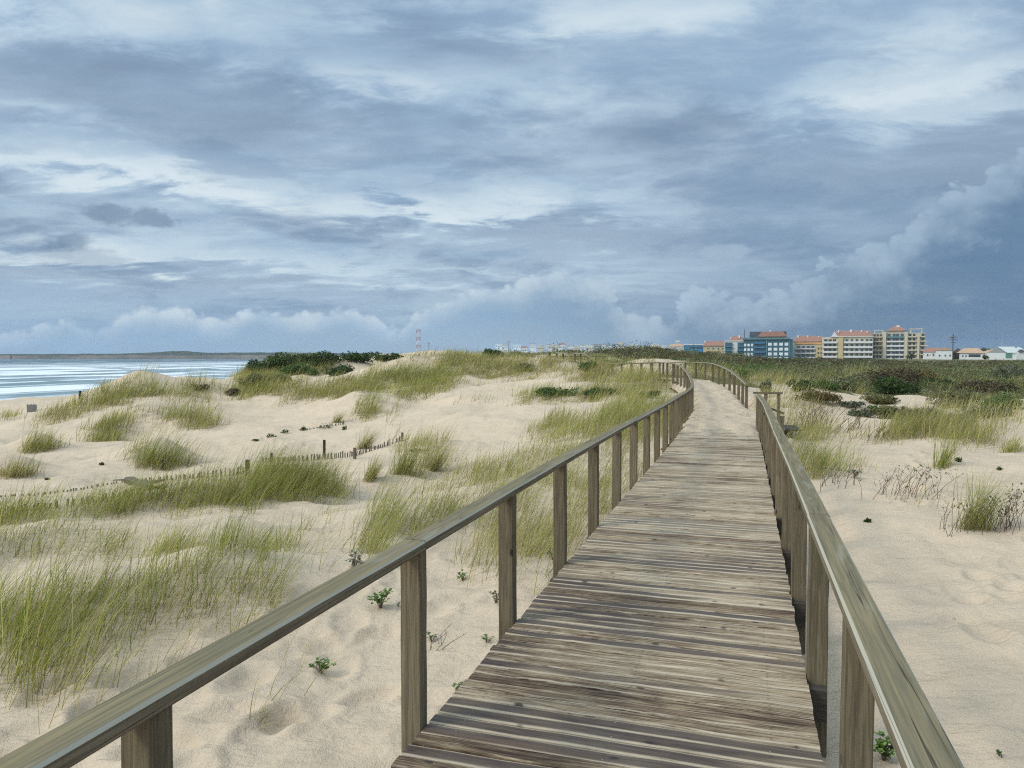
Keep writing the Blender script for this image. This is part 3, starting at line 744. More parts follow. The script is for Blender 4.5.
# ------------------------------------------------------------------ boardwalk
bwk = empty('boardwalk', (0, 0, 0), 0, 'weathered grey timber boardwalk with post and rail sides running off through the dunes', 'boardwalk')
def build_deck(s0, s1, name='deck'):
    pitch = .0975; w = .089
    n = int((s1 - s0) / pitch)
    sc = s0 + pitch * (np.arange(n) + .5)
    lat = np.linspace(-HW, HW, 9); nl = len(lat)
    # across-board profile: (position 0..1, height)
    pr = np.array([(.0, -.030), (.0, -.006), (.07, -.0008), (.3, 0.0), (.5, .0006), (.7, 0.0), (.93, -.0008), (1.0, -.006), (1.0, -.030)])
    npf = len(pr)
    jit = R.uniform(-.004, .004, (n, 2)); zj = R.normal(0, .0022, n); cup = R.normal(0, .0018, (n, nl)); yaw = R.normal(0, .0035, n)
    ext = R.uniform(-.006, .007, (n, 2)); wj = w + R.uniform(-.005, .003, n)
    x, y, z, tx, ty = path(sc)
    V = np.zeros((n, nl, npf, 3)); UA = np.zeros((n, nl, npf)); UB = np.zeros((n, nl, npf))
    PSx = np.zeros((n, nl, npf)); PO = np.zeros((n, nl, npf))
    L = np.broadcast_to(lat, (n, nl)).copy(); L[:, 0] += ext[:, 0]; L[:, -1] += ext[:, 1]
    for k, (b, h) in enumerate(pr):
        off = (b - .5) * wj[:, None] + yaw[:, None] * L + jit[:, :1]
        V[:, :, k, 0] = x[:, None] + ty[:, None] * L + tx[:, None] * off
        V[:, :, k, 1] = y[:, None] - tx[:, None] * L + ty[:, None] * off
        V[:, :, k, 2] = z[:, None] + h + zj[:, None] + cup * (1 if h > -.02 else .3)
        UA[:, :, k] = L; UB[:, :, k] = b; PSx[:, :, k] = sc[:, None] + off; PO[:, :, k] = L
    ii = np.arange(n * nl * npf).reshape(n, nl, npf)
    nx_ = np.roll(ii, -1, axis=2)
    qd = np.stack([ii[:, :-1], nx_[:, :-1], nx_[:, 1:], ii[:, 1:]], -1).reshape(-1, 4)
    caps = []
    for e, rev in ((0, False), (nl - 1, True)):
        a = ii[:, e]
        for (p, q_, r_, t_) in ((0, 1, 7, 8), (1, 2, 6, 7), (2, 3, 5, 6)):
            c4 = np.stack([a[:, p], a[:, t_], a[:, r_], a[:, q_]], -1)
            caps.append(c4 if not rev else c4[:, ::-1])
        t3 = np.stack([a[:, 3], a[:, 5], a[:, 4]], -1)
    qd = np.concatenate([qd] + caps)
    fl = qd.ravel()
    me = np_mesh(name, V, qd, uvs={'UVMap': np.stack([UA.ravel()[fl], UB.ravel()[fl]], -1), 'Path': np.stack([PSx.ravel()[fl], PO.ravel()[fl]], -1)})
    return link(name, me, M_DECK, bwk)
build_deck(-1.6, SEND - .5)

def sweep(name, s0, s1, off, zoff, w, h, mat, step=.28, parent=None, zfn=None):
    """timber of width w, height h following the walkway at a side offset; rounded arrises"""
    n = max(2, int((s1 - s0) / step) + 1); ss = np.linspace(s0, s1, n)
    c = .009
    pr = np.array([(-w / 2 + c, 0), (-w / 2, c), (-w / 2, h - c), (-w / 2 + c, h), (w / 2 - c, h), (w / 2, h - c), (w / 2, c), (w / 2 - c, 0)])
    per = np.concatenate([[0], np.cumsum(np.hypot(*np.diff(np.vstack([pr, pr[:1]]), axis=0).T))])
    m_ = len(pr); V = np.zeros((n, m_, 3))
    for k, (a, b) in enumerate(pr):
        x, y, z, tx, ty = path(ss, off + a)
        V[:, k] = np.stack([x, y, z + zoff + b + (0 if zfn is None else zfn(ss))], -1)
    ii = np.arange(n * m_).reshape(n, m_); nx_ = np.roll(ii, -1, 1)
    qd = np.stack([ii[:-1], nx_[:-1], nx_[1:], ii[1:]], -1).reshape(-1, 4)
    e0 = ii[0]; e1 = ii[-1]
    caps = [[e0[0], e0[7], e0[4], e0[3]], [e0[0], e0[3], e0[2], e0[1]], [e0[7], e0[6], e0[5], e0[4]]]
    caps += [[a, d, c_, b] for a, b, c_, d in [[e1[0], e1[7], e1[4], e1[3]], [e1[0], e1[3], e1[2], e1[1]], [e1[7], e1[6], e1[5], e1[4]]]]
    qa = np.concatenate([qd, np.array(caps)])
    uvq = []
    for i in range(n - 1):
        for k in range(m_):
            uvq += [(ss[i], per[k]), (ss[i], per[k + 1]), (ss[i + 1], per[k + 1]), (ss[i + 1], per[k])]
    uvq += [(ss[0], .1 * j) for _ in range(3) for j in range(4)] + [(ss[-1], .1 * j) for _ in range(3) for j in range(4)]
    return link(name, np_mesh(name, V, qa, uvs={'UVMap': np.array(uvq)}), mat, parent or bwk)

RAIL_Z, RAIL_W, RAIL_H = .815, .112, .05
SAG = lambda seed, amp: (lambda q: amp * vnoise(np.asarray(q) / 2.9, np.asarray(q) * 0, seed) * 2)
sagL, sagR = SAG(71, .012), SAG(72, .016)
OFFL, OFFR = -(HW + .004 + .05), HW + .004 + .05                   # post axes
SP = 1.42
sL = np.interp(1.73, PD[:, 1], PS) + .0
postsL = [s_ - (.17 if i < 2 else 0) for i, s_ in enumerate(np.arange(sL - SP, SEND - .6, SP))]
sR = np.interp(2.82, PD[:, 1], PS)
S_GAP0, S_GAP1 = np.interp(18.3, PD[:, 1], PS), np.interp(25.8, PD[:, 1], PS)
postsR = [s_ for s_ in np.arange(sR - SP, S_GAP0, SP)] + [S_GAP0 - .05]
postsR2 = [s_ for s_ in np.arange(S_GAP1 + .05, SEND - .6, SP)]
# three post castings with their own knocks and splits
def post_mesh(k):
    r = np.random.default_rng(100 + k); zs = np.array([-.75, -.3, 0, .2, .4, .6, RAIL_Z - .002]); V = []
    for z in zs:
        dx, dy = r.normal(0, .0012, 2); a, b = .050, .038; c = .005
        V += [(-a + c + dx, -b + dy, z), (a - c + dx, -b + dy, z), (a + dx, -b + c + dy, z), (a + dx, b - c + dy, z), (a - c + dx, b + dy, z), (-a + c + dx, b + dy, z), (-a + dx, b - c + dy, z), (-a + dx, -b + c + dy, z)]
    n = len(zs); ii = np.arange(n * 8).reshape(n, 8); nx_ = np.roll(ii, -1, 1)
    qd = np.stack([ii[:-1], nx_[:-1], nx_[1:], ii[1:]], -1).reshape(-1, 4)
    t = ii[-1]; b = ii[0]
    qd = np.concatenate([qd, [[t[0], t[1], t[2], t[7]], [t[2], t[3], t[6], t[7]], [t[3], t[4], t[5], t[6]], [b[7], b[2], b[1], b[0]], [b[7], b[6], b[3], b[2]], [b[6], b[5], b[4], b[3]]]])
    me = np_mesh('post', V, qd); me.materials.append(M_POST); return me
PM = [post_mesh(k) for k in range(3)]
def add_posts(lst, off, sag):
    for i, s_ in enumerate(lst):
        x, y, z, tx, ty = path(s_, off)
        o = link('post', PM[i % 3], None, bwk, (float(x), float(y), float(z) + float(sag(s_))), math.atan2(-tx, ty) + (math.pi if i % 2 else 0) + random.uniform(-.03, .03))
add_posts(postsL, OFFL, sagL); add_posts(postsR, OFFR, sagR); add_posts(postsR2, OFFR, sagR)
def rails(lst, off, sag, ends, every=3):
    cuts = [ends[0]] + [lst[i] for i in range(every - 1, len(lst), every) if ends[0] + 1 < lst[i] < ends[1] - 1] + [ends[1]]
    for a, b in zip(cuts[:-1], cuts[1:]):
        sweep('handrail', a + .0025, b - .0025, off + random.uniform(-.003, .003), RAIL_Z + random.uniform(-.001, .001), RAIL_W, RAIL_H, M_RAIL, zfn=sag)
rails(postsL, OFFL + .006, sagL, (postsL[0] - .3, postsL[-1] + .08))
rails(postsR, OFFR - .006, sagR, (postsR[0] - .3, postsR[-1] + .08))
rails(postsR2, OFFR - .006, sagR, (postsR2[0] - .08, postsR2[-1] + .08))
# bearers under the deck at every second bay, their ends showing beyond the boards, and two long joists
for i, s_ in enumerate(postsR + postsR2):
    x, y, z, tx, ty = path(s_ - .08)
    b = MB().box(-HW - .04, HW + .095, -.035, .035, -.20, -.034)
    link('bearer', b.mesh('bearer'), M_BEAM, bwk, (float(x), float(y), float(z)), math.atan2(-tx, ty))
for off in (-HW + .12, 0.0, HW - .12):
    sweep('joist', -1.4, SEND - .6, off, -.175, .07, .14, M_BEAM, step=1.0)

# side landing with steps down to the sand, where the right rail breaks
sl_s = float(S_GAP0) + .35
x, y, z, tx, ty = path(sl_s, HW)
heading = math.atan2(-tx, ty)
land = empty('side_landing', (float(x), float(y), float(z)), heading, 'small timber side landing with a low rail beyond the gap in the right handrail', 'landing')
b = MB()
for k in range(11): b.box(.02 + k * .096, .02 + k * .096 + .088, -.15, 1.2, -.034, -.003 + random.uniform(-.002, .002))
b.build('landing', M_BEAM, land)
for px_, py_, h0, h1 in ((.30, 1.24, -.5, .80), (.62, 1.24, -.5, .80)):
    MB().box(px_ - .04, px_ + .04, py_ - .04, py_ + .04, h0, h1).build('post', M_POST, land)
MB().box(.55, .67, -.26, -.16, -.6, .34).build('post', M_POST, land)
MB().box(-.02, .72, 1.18, 1.30, .802, .85).build('handrail', M_POST, land)
MB().bar((.06, -.21, .62), (.66, -.21, .40), .11, .05).build('handrail', M_POST, land)

# sand blown over the boards
def sand_drift():
    s0, s1 = S_GAP0 - 2.6, np.interp(37.0, PD[:, 1], PS)
    ns, no = 260, 60
    ss = np.linspace(s0, s1, ns); oo = np.linspace(-HW - .35, HW + .9, no)
    ragged = 1.5 * fbm(oo / .55, oo * 0 + 3.3, 88, 3)
    V = np.zeros((ns, no, 3))
    for j, o in enumerate(oo):
        x, y, z, _, _ = path(ss, o)
        h = .095 * sstep(s0 + .6 + ragged[j], s0 + 3.2 + ragged[j], ss) * (1 - sstep(s1 - 4.5, s1 - .6, ss)) - .022 + .07 * fbm(ss / .8, np.full(ns, o / .5), 81, 4) * (.5 + sstep(s0, s0 + 3, ss)) + .05 * vnoise(ss / .28, np.full(ns, o / .26), 85)
        inr = sstep(S_GAP0 - .2, S_GAP0 + 1.2, ss) * (1 - sstep(S_GAP1 - 1.0, S_GAP1 + .5, ss))
        e = max(0, abs(o) - (HW - .10)); drop = e * .55
        if o > 0: drop = drop * (1 - .75 * inr)
        V[:, j] = np.stack([x, y, z + h - drop], -1)
    ii = np.arange(ns * no).reshape(ns, no)
    qd = np.stack([ii[:-1, :-1], ii[:-1, 1:], ii[1:, 1:], ii[1:, :-1]], -1).reshape(-1, 4)
    return link('sand_drift', np_mesh('sand_drift', V, qd, smooth=True), M_SAND_DIRTY)
tag(sand_drift(), kind='structure')

# ------------------------------------------------------------------ vegetation materials
def mat_attr(name, trans=.35, rough=.6, spec=.25):
    m, s = newmat(name)
    a = s.node('ShaderNodeAttribute', attribute_name='tint').outputs['Color']
    b = s.node('ShaderNodeBsdfPrincipled'); s.put(b.inputs['Base Color'], a); b.inputs['Roughness'].default_value = rough
    b.inputs['Specular IOR Level'].default_value = spec
    t = s.node('ShaderNodeBsdfTranslucent'); s.put(t.inputs['Color'], a)
    mx = s.node('ShaderNodeMixShader'); mx.inputs[0].default_value = trans
    s.l.new(b.outputs[0], mx.inputs[1]); s.l.new(t.outputs[0], mx.inputs[2]); s.l.new(mx.outputs[0], s.out.inputs['Surface'])
    return m
M_GRASS = mat_attr('marram_blades', .5, .55)
M_LEAF = mat_attr('shrub_leaves', .25, .6)
M_TWIG = simple('twigs', (.14, .092, .066), .85, .3, 8.0)

GREENS = np.array([(.235, .26, .038), (.30, .31, .058), (.365, .36, .085), (.45, .42, .13), (.175, .215, .038)])
STRAWS = np.array([(.46, .37, .17), (.54, .45, .24), (.40, .31, .13), (.34, .28, .10)])

def sample_px(reg, n):
    k = reg[0]
    if k == 'E':
        _, cx, cy, rx, ry = reg
        t = R.uniform(0, 2 * np.pi, n); r = np.sqrt(R.uniform(0, 1, n))
        return cx + rx * r * np.cos(t), cy + ry * r * np.sin(t)
    _, pts, hw = reg
    P = np.array(pts, float); seg = np.hypot(*np.diff(P, axis=0).T); cs = np.concatenate([[0], np.cumsum(seg)])
    q_ = R.uniform(0, cs[-1], n)
    x = np.interp(q_, cs, P[:, 0]); y = np.interp(q_, cs, P[:, 1])
    return x + R.normal(0, 2, n), y + R.normal(0, hw * .55, n)

def blades(base, az, th0, th1, L, w, col, seg):
    """ribbons: base (N,3), lean azimuth, start / end lean angle, length, width, colour"""
    N = len(base); t = np.linspace(0, 1, seg + 1); dt = 1 / seg
    th = th0[:, None] + (th1 - th0)[:, None] * t[None, :-1] ** 1.2
    hx = np.concatenate([np.zeros((N, 1)), np.cumsum(np.sin(th) * dt, 1)], 1) * L[:, None]
    hz = np.concatenate([np.zeros((N, 1)), np.cumsum(np.cos(th) * dt, 1)], 1) * L[:, None]
    ca, sa = np.sin(az)[:, None], np.cos(az)[:, None]
    C = np.stack([base[:, 0:1] + hx * ca, base[:, 1:2] + hx * sa, base[:, 2:3] + hz - .03], -1)
    tw = az + np.pi / 2 + R.normal(0, .7, N)
    wd = np.stack([np.sin(tw), np.cos(tw), np.zeros(N)], -1)[:, None] * (w[:, None] * (1 - t[None] ** 1.6) * .5 + 1e-5)[..., None]
    V = np.stack([C - wd, C + wd], 2)                         # N, seg+1, 2, 3
    base_i = np.arange(N)[:, None] * (2 * (seg + 1))
    k = np.arange(seg)[None] * 2
    Q = np.stack([base_i + k, base_i + k + 1, base_i + k + 3, base_i + k + 2], -1).reshape(-1, 4)
    shade = np.where(t < .22, 0, 1)[None, :, None]
    dry = np.array([.34, .28, .15])
    c = np.broadcast_to(col[:, None], (N, seg + 1, 3)) * 1.0
    c = c * (1 - .55 * (1 - sstep(0, .3, t))[None, :, None]) + dry * (.55 * (1 - sstep(0, .3, t))[None, :, None])
    tip = (R.uniform(0, 1, N) < .35)[:, None, None] * sstep(.6, 1, t)[None, :, None]
    c = c * (1 - .6 * tip) + dry * .6 * tip
    c = np.repeat(c[:, :, None], 2, 2).reshape(-1, 3)
    return V.reshape(-1, 3), Q, np.concatenate([c, np.ones((len(c), 1))], 1)

def grow(centres, L, nb, green, spread, lean=1.0, seg=None, wmul=1.0, dz=True):
    """tufts at world points -> arrays"""
    centres = np.asarray(centres, float); n = len(centres)
    r = np.hypot(centres[:, 0], centres[:, 1])
    tv = R.normal(1, .18, n); ta = np.radians(86) + R.normal(0, .34, n)
    tg = np.clip(green + R.normal(0, .14, n), .02, 1)
    i = np.repeat(np.arange(n), nb); N = len(i)
    sc = spread * R.lognormal(0, .25, n)[i]
    b = centres[i].copy(); b[:, 0] += R.normal(0, 1, N) * sc; b[:, 1] += R.normal(0, 1, N) * sc
    if dz: b[:, 2] = ground(b[:, 0], b[:, 1])
    Lb = 1.28 * L * np.clip(tv[i], .5, 1.5) * R.uniform(.45, 1.2, N)
    az = ta[i] + R.normal(0, .40, N)
    th0 = np.clip(R.normal(.46, .24, N), -.2, 1.15) * lean; th1 = np.clip(th0 + R.gamma(3.0, .19, N), .2, 2.0)
    w = np.maximum(R.uniform(.0035, .0075, N), np.clip(r[i], 3, 90) * .00052) * wmul
    isg = R.uniform(0, 1, N) < tg[i]
    col = np.where(isg[:, None], GREENS[R.integers(0, len(GREENS), N)], STRAWS[R.integers(0, len(STRAWS), N)]) * R.lognormal(0, .24, N)[:, None]
    return b, az, th0, th1, Lb, w, col, r[i]
ACC = {4: [], 2: []}
def patch(reg, n, L, nb, green=.75, spread=.09, lean=1.0, keep=None, wmul=1.0):
    n = int(n * .88); nb = max(4, int(nb * .85)); spread *= 1.15
    px, py = sample_px(reg, n); p = cast(px, py); p = p[~np.isnan(p[:, 0])]
    # deepen the stand behind the visible face
    cl = vnoise(p[:, 0] / .9, p[:, 1] / .9, 51) + .6 * vnoise(p[:, 0] / 2.6, p[:, 1] / 2.6, 52) + R.normal(0, .16, len(p)) + .9 * sstep(30, 48, np.hypot(p[:, 0], p[:, 1])) * vnoise(p[:, 0] / 5.5, p[:, 1] / 8.0, 54)
    p = p[cl > -.24]
    r = np.hypot(p[:, 0], p[:, 1]); f = 1 + R.normal(0, .022, len(p)); p[:, 0] *= f; p[:, 1] *= f
    d, _ = pdist(p[:, 0], p[:, 1]); p = p[d > HW + .28]
    if len(p) == 0: return
    b, az, a0, a1, Lb, w, col, rr = grow(p, L, nb, green, spread, lean, wmul=wmul)
    for seg, m_ in ((4, rr < 15), (2, rr >= 15)):
        if m_.any(): ACC[seg].append(tuple(q[m_] for q in (b, az, a0, a1, Lb, w, col)))
Lp = lambda hw, *pts: ('L', pts, hw)
# near left slope
patch(('E', 30, 655, 55, 40), 52, .62, 20, .80, .10)
patch(Lp(16, (-40, 625), (60, 612), (140, 600), (215, 592), (272, 588)), 112, .44, 22, .80, .10)
patch(('E', 60, 690, 70, 30), 26, .6, 7, .7, .08)
patch(('E', 165, 645, 85, 38), 42, .55, 7, .75, .08)
patch(('E', 230, 660, 60, 30), 12, .5, 5, .7, .07)
patch(Lp(7, (-40, 548), (60, 546), (130, 547), (200, 550), (292, 547)), 180, .34, 22, .86, .10)
patch(('E', 120, 556, 150, 9), 36, .4, 7, .8, .08)
patch(('E', 320, 545, 40, 22), 26, .38, 6, .8, .08)
patch(Lp(6, (-60, 522), (40, 516), (110, 505), (160, 500), (210, 502)), 230, .44, 24, .82, .12)
patch(Lp(8, (200, 500), (260, 497), (335, 497)), 150, .50, 26, .74, .13)
patch(('E', 288, 484, 44, 9), 150, .56, 26, .74, .13)
patch(('E', 200, 492, 40, 4), 30, .6, 16, .45, .1)
# between the fence and the walkway
patch(('E', 385, 515, 14, 28), 40, .55, 18, .78, .10)
patch(('E', 372, 548, 12, 18), 30, .6, 20, .82, .09)
patch(('E', 420, 520, 30, 26), 55, .42, 14, .7, .10)
patch(('E', 470, 500, 60, 28), 180, .42, 16, .72, .12)
patch(('E', 545, 470, 80, 24), 260, .45, 18, .74, .14)
patch(('E', 600, 432, 70, 17), 360, .5, 20, .74, .18)
patch(('E', 640, 415, 40, 14), 220, .58, 18, .72, .18)
patch(('E', 440, 470, 40, 14), 70, .5, 14, .7, .14)
patch(('E', 420, 448, 30, 9), 60, .55, 14, .72, .14)
patch(('E', 500, 558, 40, 26), 110, .4, 14, .36, .10)
patch(('E', 530, 535, 40, 22), 100, .5, 14, .5, .10)
patch(('E', 545, 560, 16, 30), 34, .5, 12, .6, .08)
patch(('E', 585, 505, 26, 22), 90, .5, 14, .6, .09)
patch(('E', 570, 540, 12, 20), 18, .42, 10, .4, .08)
patch(('E', 620, 470, 26, 24), 110, .5, 14, .62, .10)
patch(('E', 680, 405, 8, 14), 30, .5, 16, .7, .1)
# middle dunes
patch(('E', 402, 386, 48, 12), 420, .75, 18, .80, .28)
patch(('E', 440, 378, 20, 8), 120, .7, 16, .74, .28)
patch(('E', 366, 408, 13, 10), 90, .7, 18, .80, .2)
patch(('E', 352, 390, 22, 8), 150, .75, 16, .66, .25)
patch(('E', 392, 414, 12, 9), 24, .5, 10, .6, .2)
patch(Lp(4, (232, 398), (262, 388), (300, 391), (340, 396)), 150, .7, 16, .66, .3)
patch(('E', 256, 379, 20, 14), 420, .75, 16, .64, .35)
patch(('E', 310, 392, 40, 5), 120, .7, 14, .6, .4)
patch(('E', 300, 368, 40, 7), 160, .8, 14, .60, .4)
patch(('E', 440, 360, 40, 4), 110, .5, 14, .50, .45)
patch(('E', 475, 358, 34, 7), 260, .55, 15, .52, .4)
patch(('E', 480, 372, 40, 9), 220, .6, 16, .60, .3)
patch(('E', 530, 368, 34, 10), 220, .6, 16, .50, .3)
patch(('E', 600, 374, 44, 8), 330, .66, 17, .44, .28)
patch(('E', 645, 382, 28, 7), 200, .75, 17, .52, .22)
patch(Lp(4, (512, 398), (545, 395), (600, 396)), 130, .55, 16, .82, .2)
patch(('E', 620, 393, 46, 6), 170, .55, 15, .78, .2)
patch(('E', 570, 362, 90, 4), 260, .5, 14, .46, .5)
patch(('E', 470, 402, 24, 5), 18, .5, 10, .5, .25)
patch(('E', 560, 357, 60, 3), 130, .45, 12, .5, .8)
# crests towards the sea
patch(Lp(3.5, (96, 404), (118, 396), (150, 391), (190, 396)), 190, .85, 16, .70, .3)
patch(Lp(2.5, (36, 420), (60, 414), (85, 406), (100, 402)), 90, .8, 15, .62, .3)
patch(Lp(3, (0, 416), (14, 417)), 34, .7, 14, .5, .3)
patch(Lp(3.5, (76, 438), (100, 430), (125, 420), (150, 415), (185, 418), (215, 426)), 260, .75, 17, .72, .26)
patch(('E', 105, 438, 14, 6), 50, .7, 16, .74, .2)
patch(('E', 205, 393, 24, 4), 70, .8, 14, .62, .35)
patch(('E', 170, 404, 60, 4), 90, .7, 14, .6, .35)
patch(('E', 178, 424, 26, 6), 40, .5, 8, .4, .3)
# right of the walkway
patch(('E', 812, 470, 18, 10), 60, .5, 16, .74, .10)
patch(('E', 850, 466, 26, 7), 60, .42, 14, .70, .12)
patch(('E', 800, 440, 20, 14), 40, .45, 14, .62, .14)
patch(Lp(5, (790, 440), (840, 436), (895, 441)), 80, .5, 16, .62, .16)
patch(('E', 930, 430, 36, 6), 110, .55, 16, .46, .2)
patch(('E', 968, 440, 20, 5), 50, .5, 15, .5, .2)
patch(('E', 965, 424, 60, 4), 40, .6, 15, .36, .3)
patch(('E', 800, 400, 22, 6), 30, .55, 14, .5, .2)
patch(('E', 775, 412, 10, 14), 20, .5, 14, .5, .15)
patch(('E', 985, 412, 50, 7), 90, .6, 15, .42, .35)
patch(('E', 940, 385, 90, 8), 320, .7, 14, .42, .6)
patch(('E', 760, 380, 30, 6), 120, .6, 14, .48, .4)
patch(('E', 700, 374, 30, 5), 120, .7, 14, .42, .35)
patch(('E', 862, 386, 22, 8), 200, .8, 16, .40, .4)
patch(('E', 800, 384, 40, 5), 140, .7, 14, .42, .4)
patch(('E', 800, 428, 24, 10), 50, .55, 14, .66, .2)
patch(('E', 790, 452, 14, 14), 40, .5, 14, .7, .15)
patch(('E', 765, 402, 8, 10), 40, .5, 14, .6, .15)
patch(('E', 895, 437, 16, 5), 40, .5, 14, .6, .2)
patch(('E', 900, 425, 30, 8), 20, .4, 8, .4, .2)
patch(('E', 940, 500, 60, 16), 20, .3, 6, .6, .1)
patch(('E', 780, 520, 4, 40), 14, .3, 8, .7, .05)
def grass_obj(name):
    Vs, Qs, Cs, n = [], [], [], 0
    for seg, lst in ACC.items():
        if not lst: continue
        a = [np.concatenate(c) for c in zip(*lst)]
        V, Q, C = blades(*a, seg); Vs.append(V); Qs.append(Q + n); Cs.append(C); n += len(V)
    me = np_mesh(name, np.concatenate(Vs), np.concatenate(Qs), cols={'tint': np.concatenate(Cs)})
    return link(name, me, M_GRASS)
tag(grass_obj('marram_grass'), kind='stuff')

def tuft(px, py, hpx, wpx, nb, green, label, group='lone grass tufts on the bare sand'):
    """a lone clump that can be told apart"""
    p = at(px, py); Y = p[1]; L = hpx * Y / F * 1.15; sp = wpx * Y / F * .22
    c = np.array([[p[0], p[1], p[2]]])
    k = max(1, nb // 60)
    c = np.repeat(c, k, 0); c[:, 0] += R.normal(0, sp, k); c[:, 1] += R.normal(0, sp * .8, k)
    b, az, a0, a1, Lb, w, col, rr = grow(c, L, max(10, nb // k), green, sp * .6)
    V, Q, C = blades(b, az, a0, a1, Lb, w, col, 4 if Y < 15 else 3)
    V = V - p
    o = link('grass_tuft', np_mesh('grass_tuft', V, Q, cols={'tint': C}), M_GRASS, None, tuple(p))
    return tag(o, label, 'grass tuft', group)
tuft(38, 449, 17, 36, 420, .70, 'broad dark grass tuft on a small sand cone at the left, below the far crest')
tuft(10, 476, 16, 32, 380, .45, 'brownish wind-bent grass tuft cut by the left edge of the photo')
tuft(150, 465, 22, 60, 900, .78, 'crescent-shaped green grass clump curving over a bare sand hummock')
tuft(541 - 172, 478, 20, 20, 260, .76, 'round upright grass tuft standing alone just in front of the paling fence')
tuft(366, 448, 16, 16, 200, .55, 'pale straw-tinged tuft right behind the bend of the paling fence')
tuft(402, 474, 28, 28, 360, .68, 'tall grass tuft with dark creeping plants along its foot')
tuft(431, 470, 24, 18, 260, .72, 'narrow green tuft at the edge of the grass by the rail')
tuft(339, 422, 11, 9, 120, .66, 'tiny grass tuft at the end of the row of dark plants')
tuft(262, 716, 44, 26, 16, .80, 'sparse tuft of a few thin blades on the trampled sand below the left rail')
tuft(938, 466, 24, 34, 160, .72, 'small tuft with a dark dry leaf on the middle of the right-hand sand')
tuft(968, 528, 46, 30, 260, .86, 'tallest upright green tuft among dry stems on the right-hand sand')
tuft(1016, 452, 15, 28, 160, .88, 'bright green low tuft on pale sand cut by the right edge of the photo')
tuft(118, 404 + 34, 8, 8, 60, .6, 'little tuft below the long grassy crest')
tuft(300, 530, 24, 20, 26, .82, 'thin open tuft on the sand gap between the two long grass bands')

# ------------------------------------------------------------------ shrubs
def leaf_cloud(rx, ry, rz, n, size, cols, lobes=7, seed=0, flat=.0):
    r = np.random.default_rng(seed)
    lc = r.uniform(-.62, .62, (lobes, 3)); lc[:, 2] = r.uniform(.0, .55, lobes); lr = r.uniform(.32, .58, lobes)
    k = r.integers(0, lobes, n); d = r.normal(0, 1, (n, 3)); d /= np.linalg.norm(d, axis=1)[:, None]
    d[:, 2] = np.abs(d[:, 2]) * r.choice([1, 1, 1, -.4], n)
    rad_ = lr[k] * r.uniform(.45, 1.08, n) ** .6
    P = lc[k] + d * rad_[:, None]
    keep = P[:, 2] > -.05; P, k, d = P[keep], k[keep], d[keep]; n = len(P)
    P = P * np.array([rx, ry, rz])
    a = r.normal(0, 1, (n, 3)); a /= np.linalg.norm(a, axis=1)[:, None]
    b = np.cross(a, d + r.normal(0, .5, (n, 3))); b /= np.linalg.norm(b, axis=1)[:, None] + 1e-9
    s_ = size * r.uniform(.6, 1.4, n)[:, None]
    V = np.stack([P - a * s_, P + b * s_ * .42, P + a * s_, P - b * s_ * .42], 1).reshape(-1, 3)
    Q = np.arange(4 * n).reshape(n, 4)
    cols = np.array(cols); lobec = cols[r.integers(0, len(cols), lobes)]
    c = lobec[k] * .6 + cols[r.integers(0, len(cols), n)] * .4
    c = c * r.uniform(.7, 1.35, n)[:, None]
    return V, Q, np.concatenate([np.repeat(c, 4, 0), np.ones((4 * n, 1))], 1)
PAL = {
    'dark': [(.040, .070, .016), (.055, .092, .022), (.072, .108, .028), (.048, .066, .020)],
    'green': [(.065, .12, .022), (.09, .15, .03), (.115, .165, .042), (.055, .095, .024)],
    'olive': [(.13, .125, .04), (.165, .16, .06), (.11, .10, .036), (.19, .175, .075)],
    'brown': [(.088, .062, .032), (.12, .085, .042), (.072, .06, .03), (.11, .095, .042)],
    'rust': [(.13, .075, .025), (.16, .11, .035), (.11, .09, .03), (.09, .10, .03)],
    'pale': [(.16, .165, .075), (.20, .20, .10), (.13, .14, .06), (.22, .205, .11)],
    'grey': [(.10, .115, .065), (.13, .14, .085), (.085, .095, .055)],
}
def shrub(px, py, wpx, hpx, pal, label, name='shrub', cat='shrub', n=None, group='separate shrubs among the dunes'):
    p = at(px, py); Y = p[1]; m = Y / F
    rx, rz = wpx * m / 2, hpx * m; ry = min(rx, max(rz * 1.3, rx * .55))
    sz = max(.028, 1.35 * m)
    n = n or int(np.clip(wpx * hpx * 3.4, 260, 5200))
    p = p.copy(); p[1] += ry * .4; p[2] = float(ground(p[0], p[1])[0])
    root = empty(name, (p[0], p[1], p[2] - .06 * rz), 0, label, cat, group)
    sd = int(px * 7 + py)
    V, Q, C = leaf_cloud(rx / .95, ry / .95, rz / .95, n, sz, PAL[pal], 9, sd)
    link('foliage', np_mesh('foliage', V, Q, cols={'tint': C}), M_LEAF, root)
    b = MB(); r = random.Random(sd)
    for k in range(9):
        a = r.uniform(0, 6.28); e = r.uniform(.2, .6)
        b.tube([(0, 0, -.05 * rz), (rx * e * .5 * math.cos(a), ry * e * .5 * math.sin(a), rz * .35), (rx * e * math.cos(a), ry * e * math.sin(a), rz * .75)], max(.008, m * .22), max(.003, m * .1), 4, False)
    b.build('stems', M_TWIG, root); return root
shrub(893, 393, 88, 25, 'brown', 'largest dark brown and olive bush on the heath right of the walkway')
shrub(905, 393, 50, 18, 'dark', 'dark green side of the big heath bush, above the small bare sand patch')
shrub(852, 392, 44, 19, 'pale', 'rounded pale grey-green mound of growth left of the biggest brown bush')
shrub(803, 391, 26, 12, 'dark', 'small dark green bush at the edge of the bare sand beyond the side landing')
shrub(828, 389, 24, 9, 'green', 'low mid-green bush between the dark bush and the pale mound')
shrub(916, 383, 34, 14, 'rust', 'reddish-brown bush rising at the back of the heath, behind the big bush')
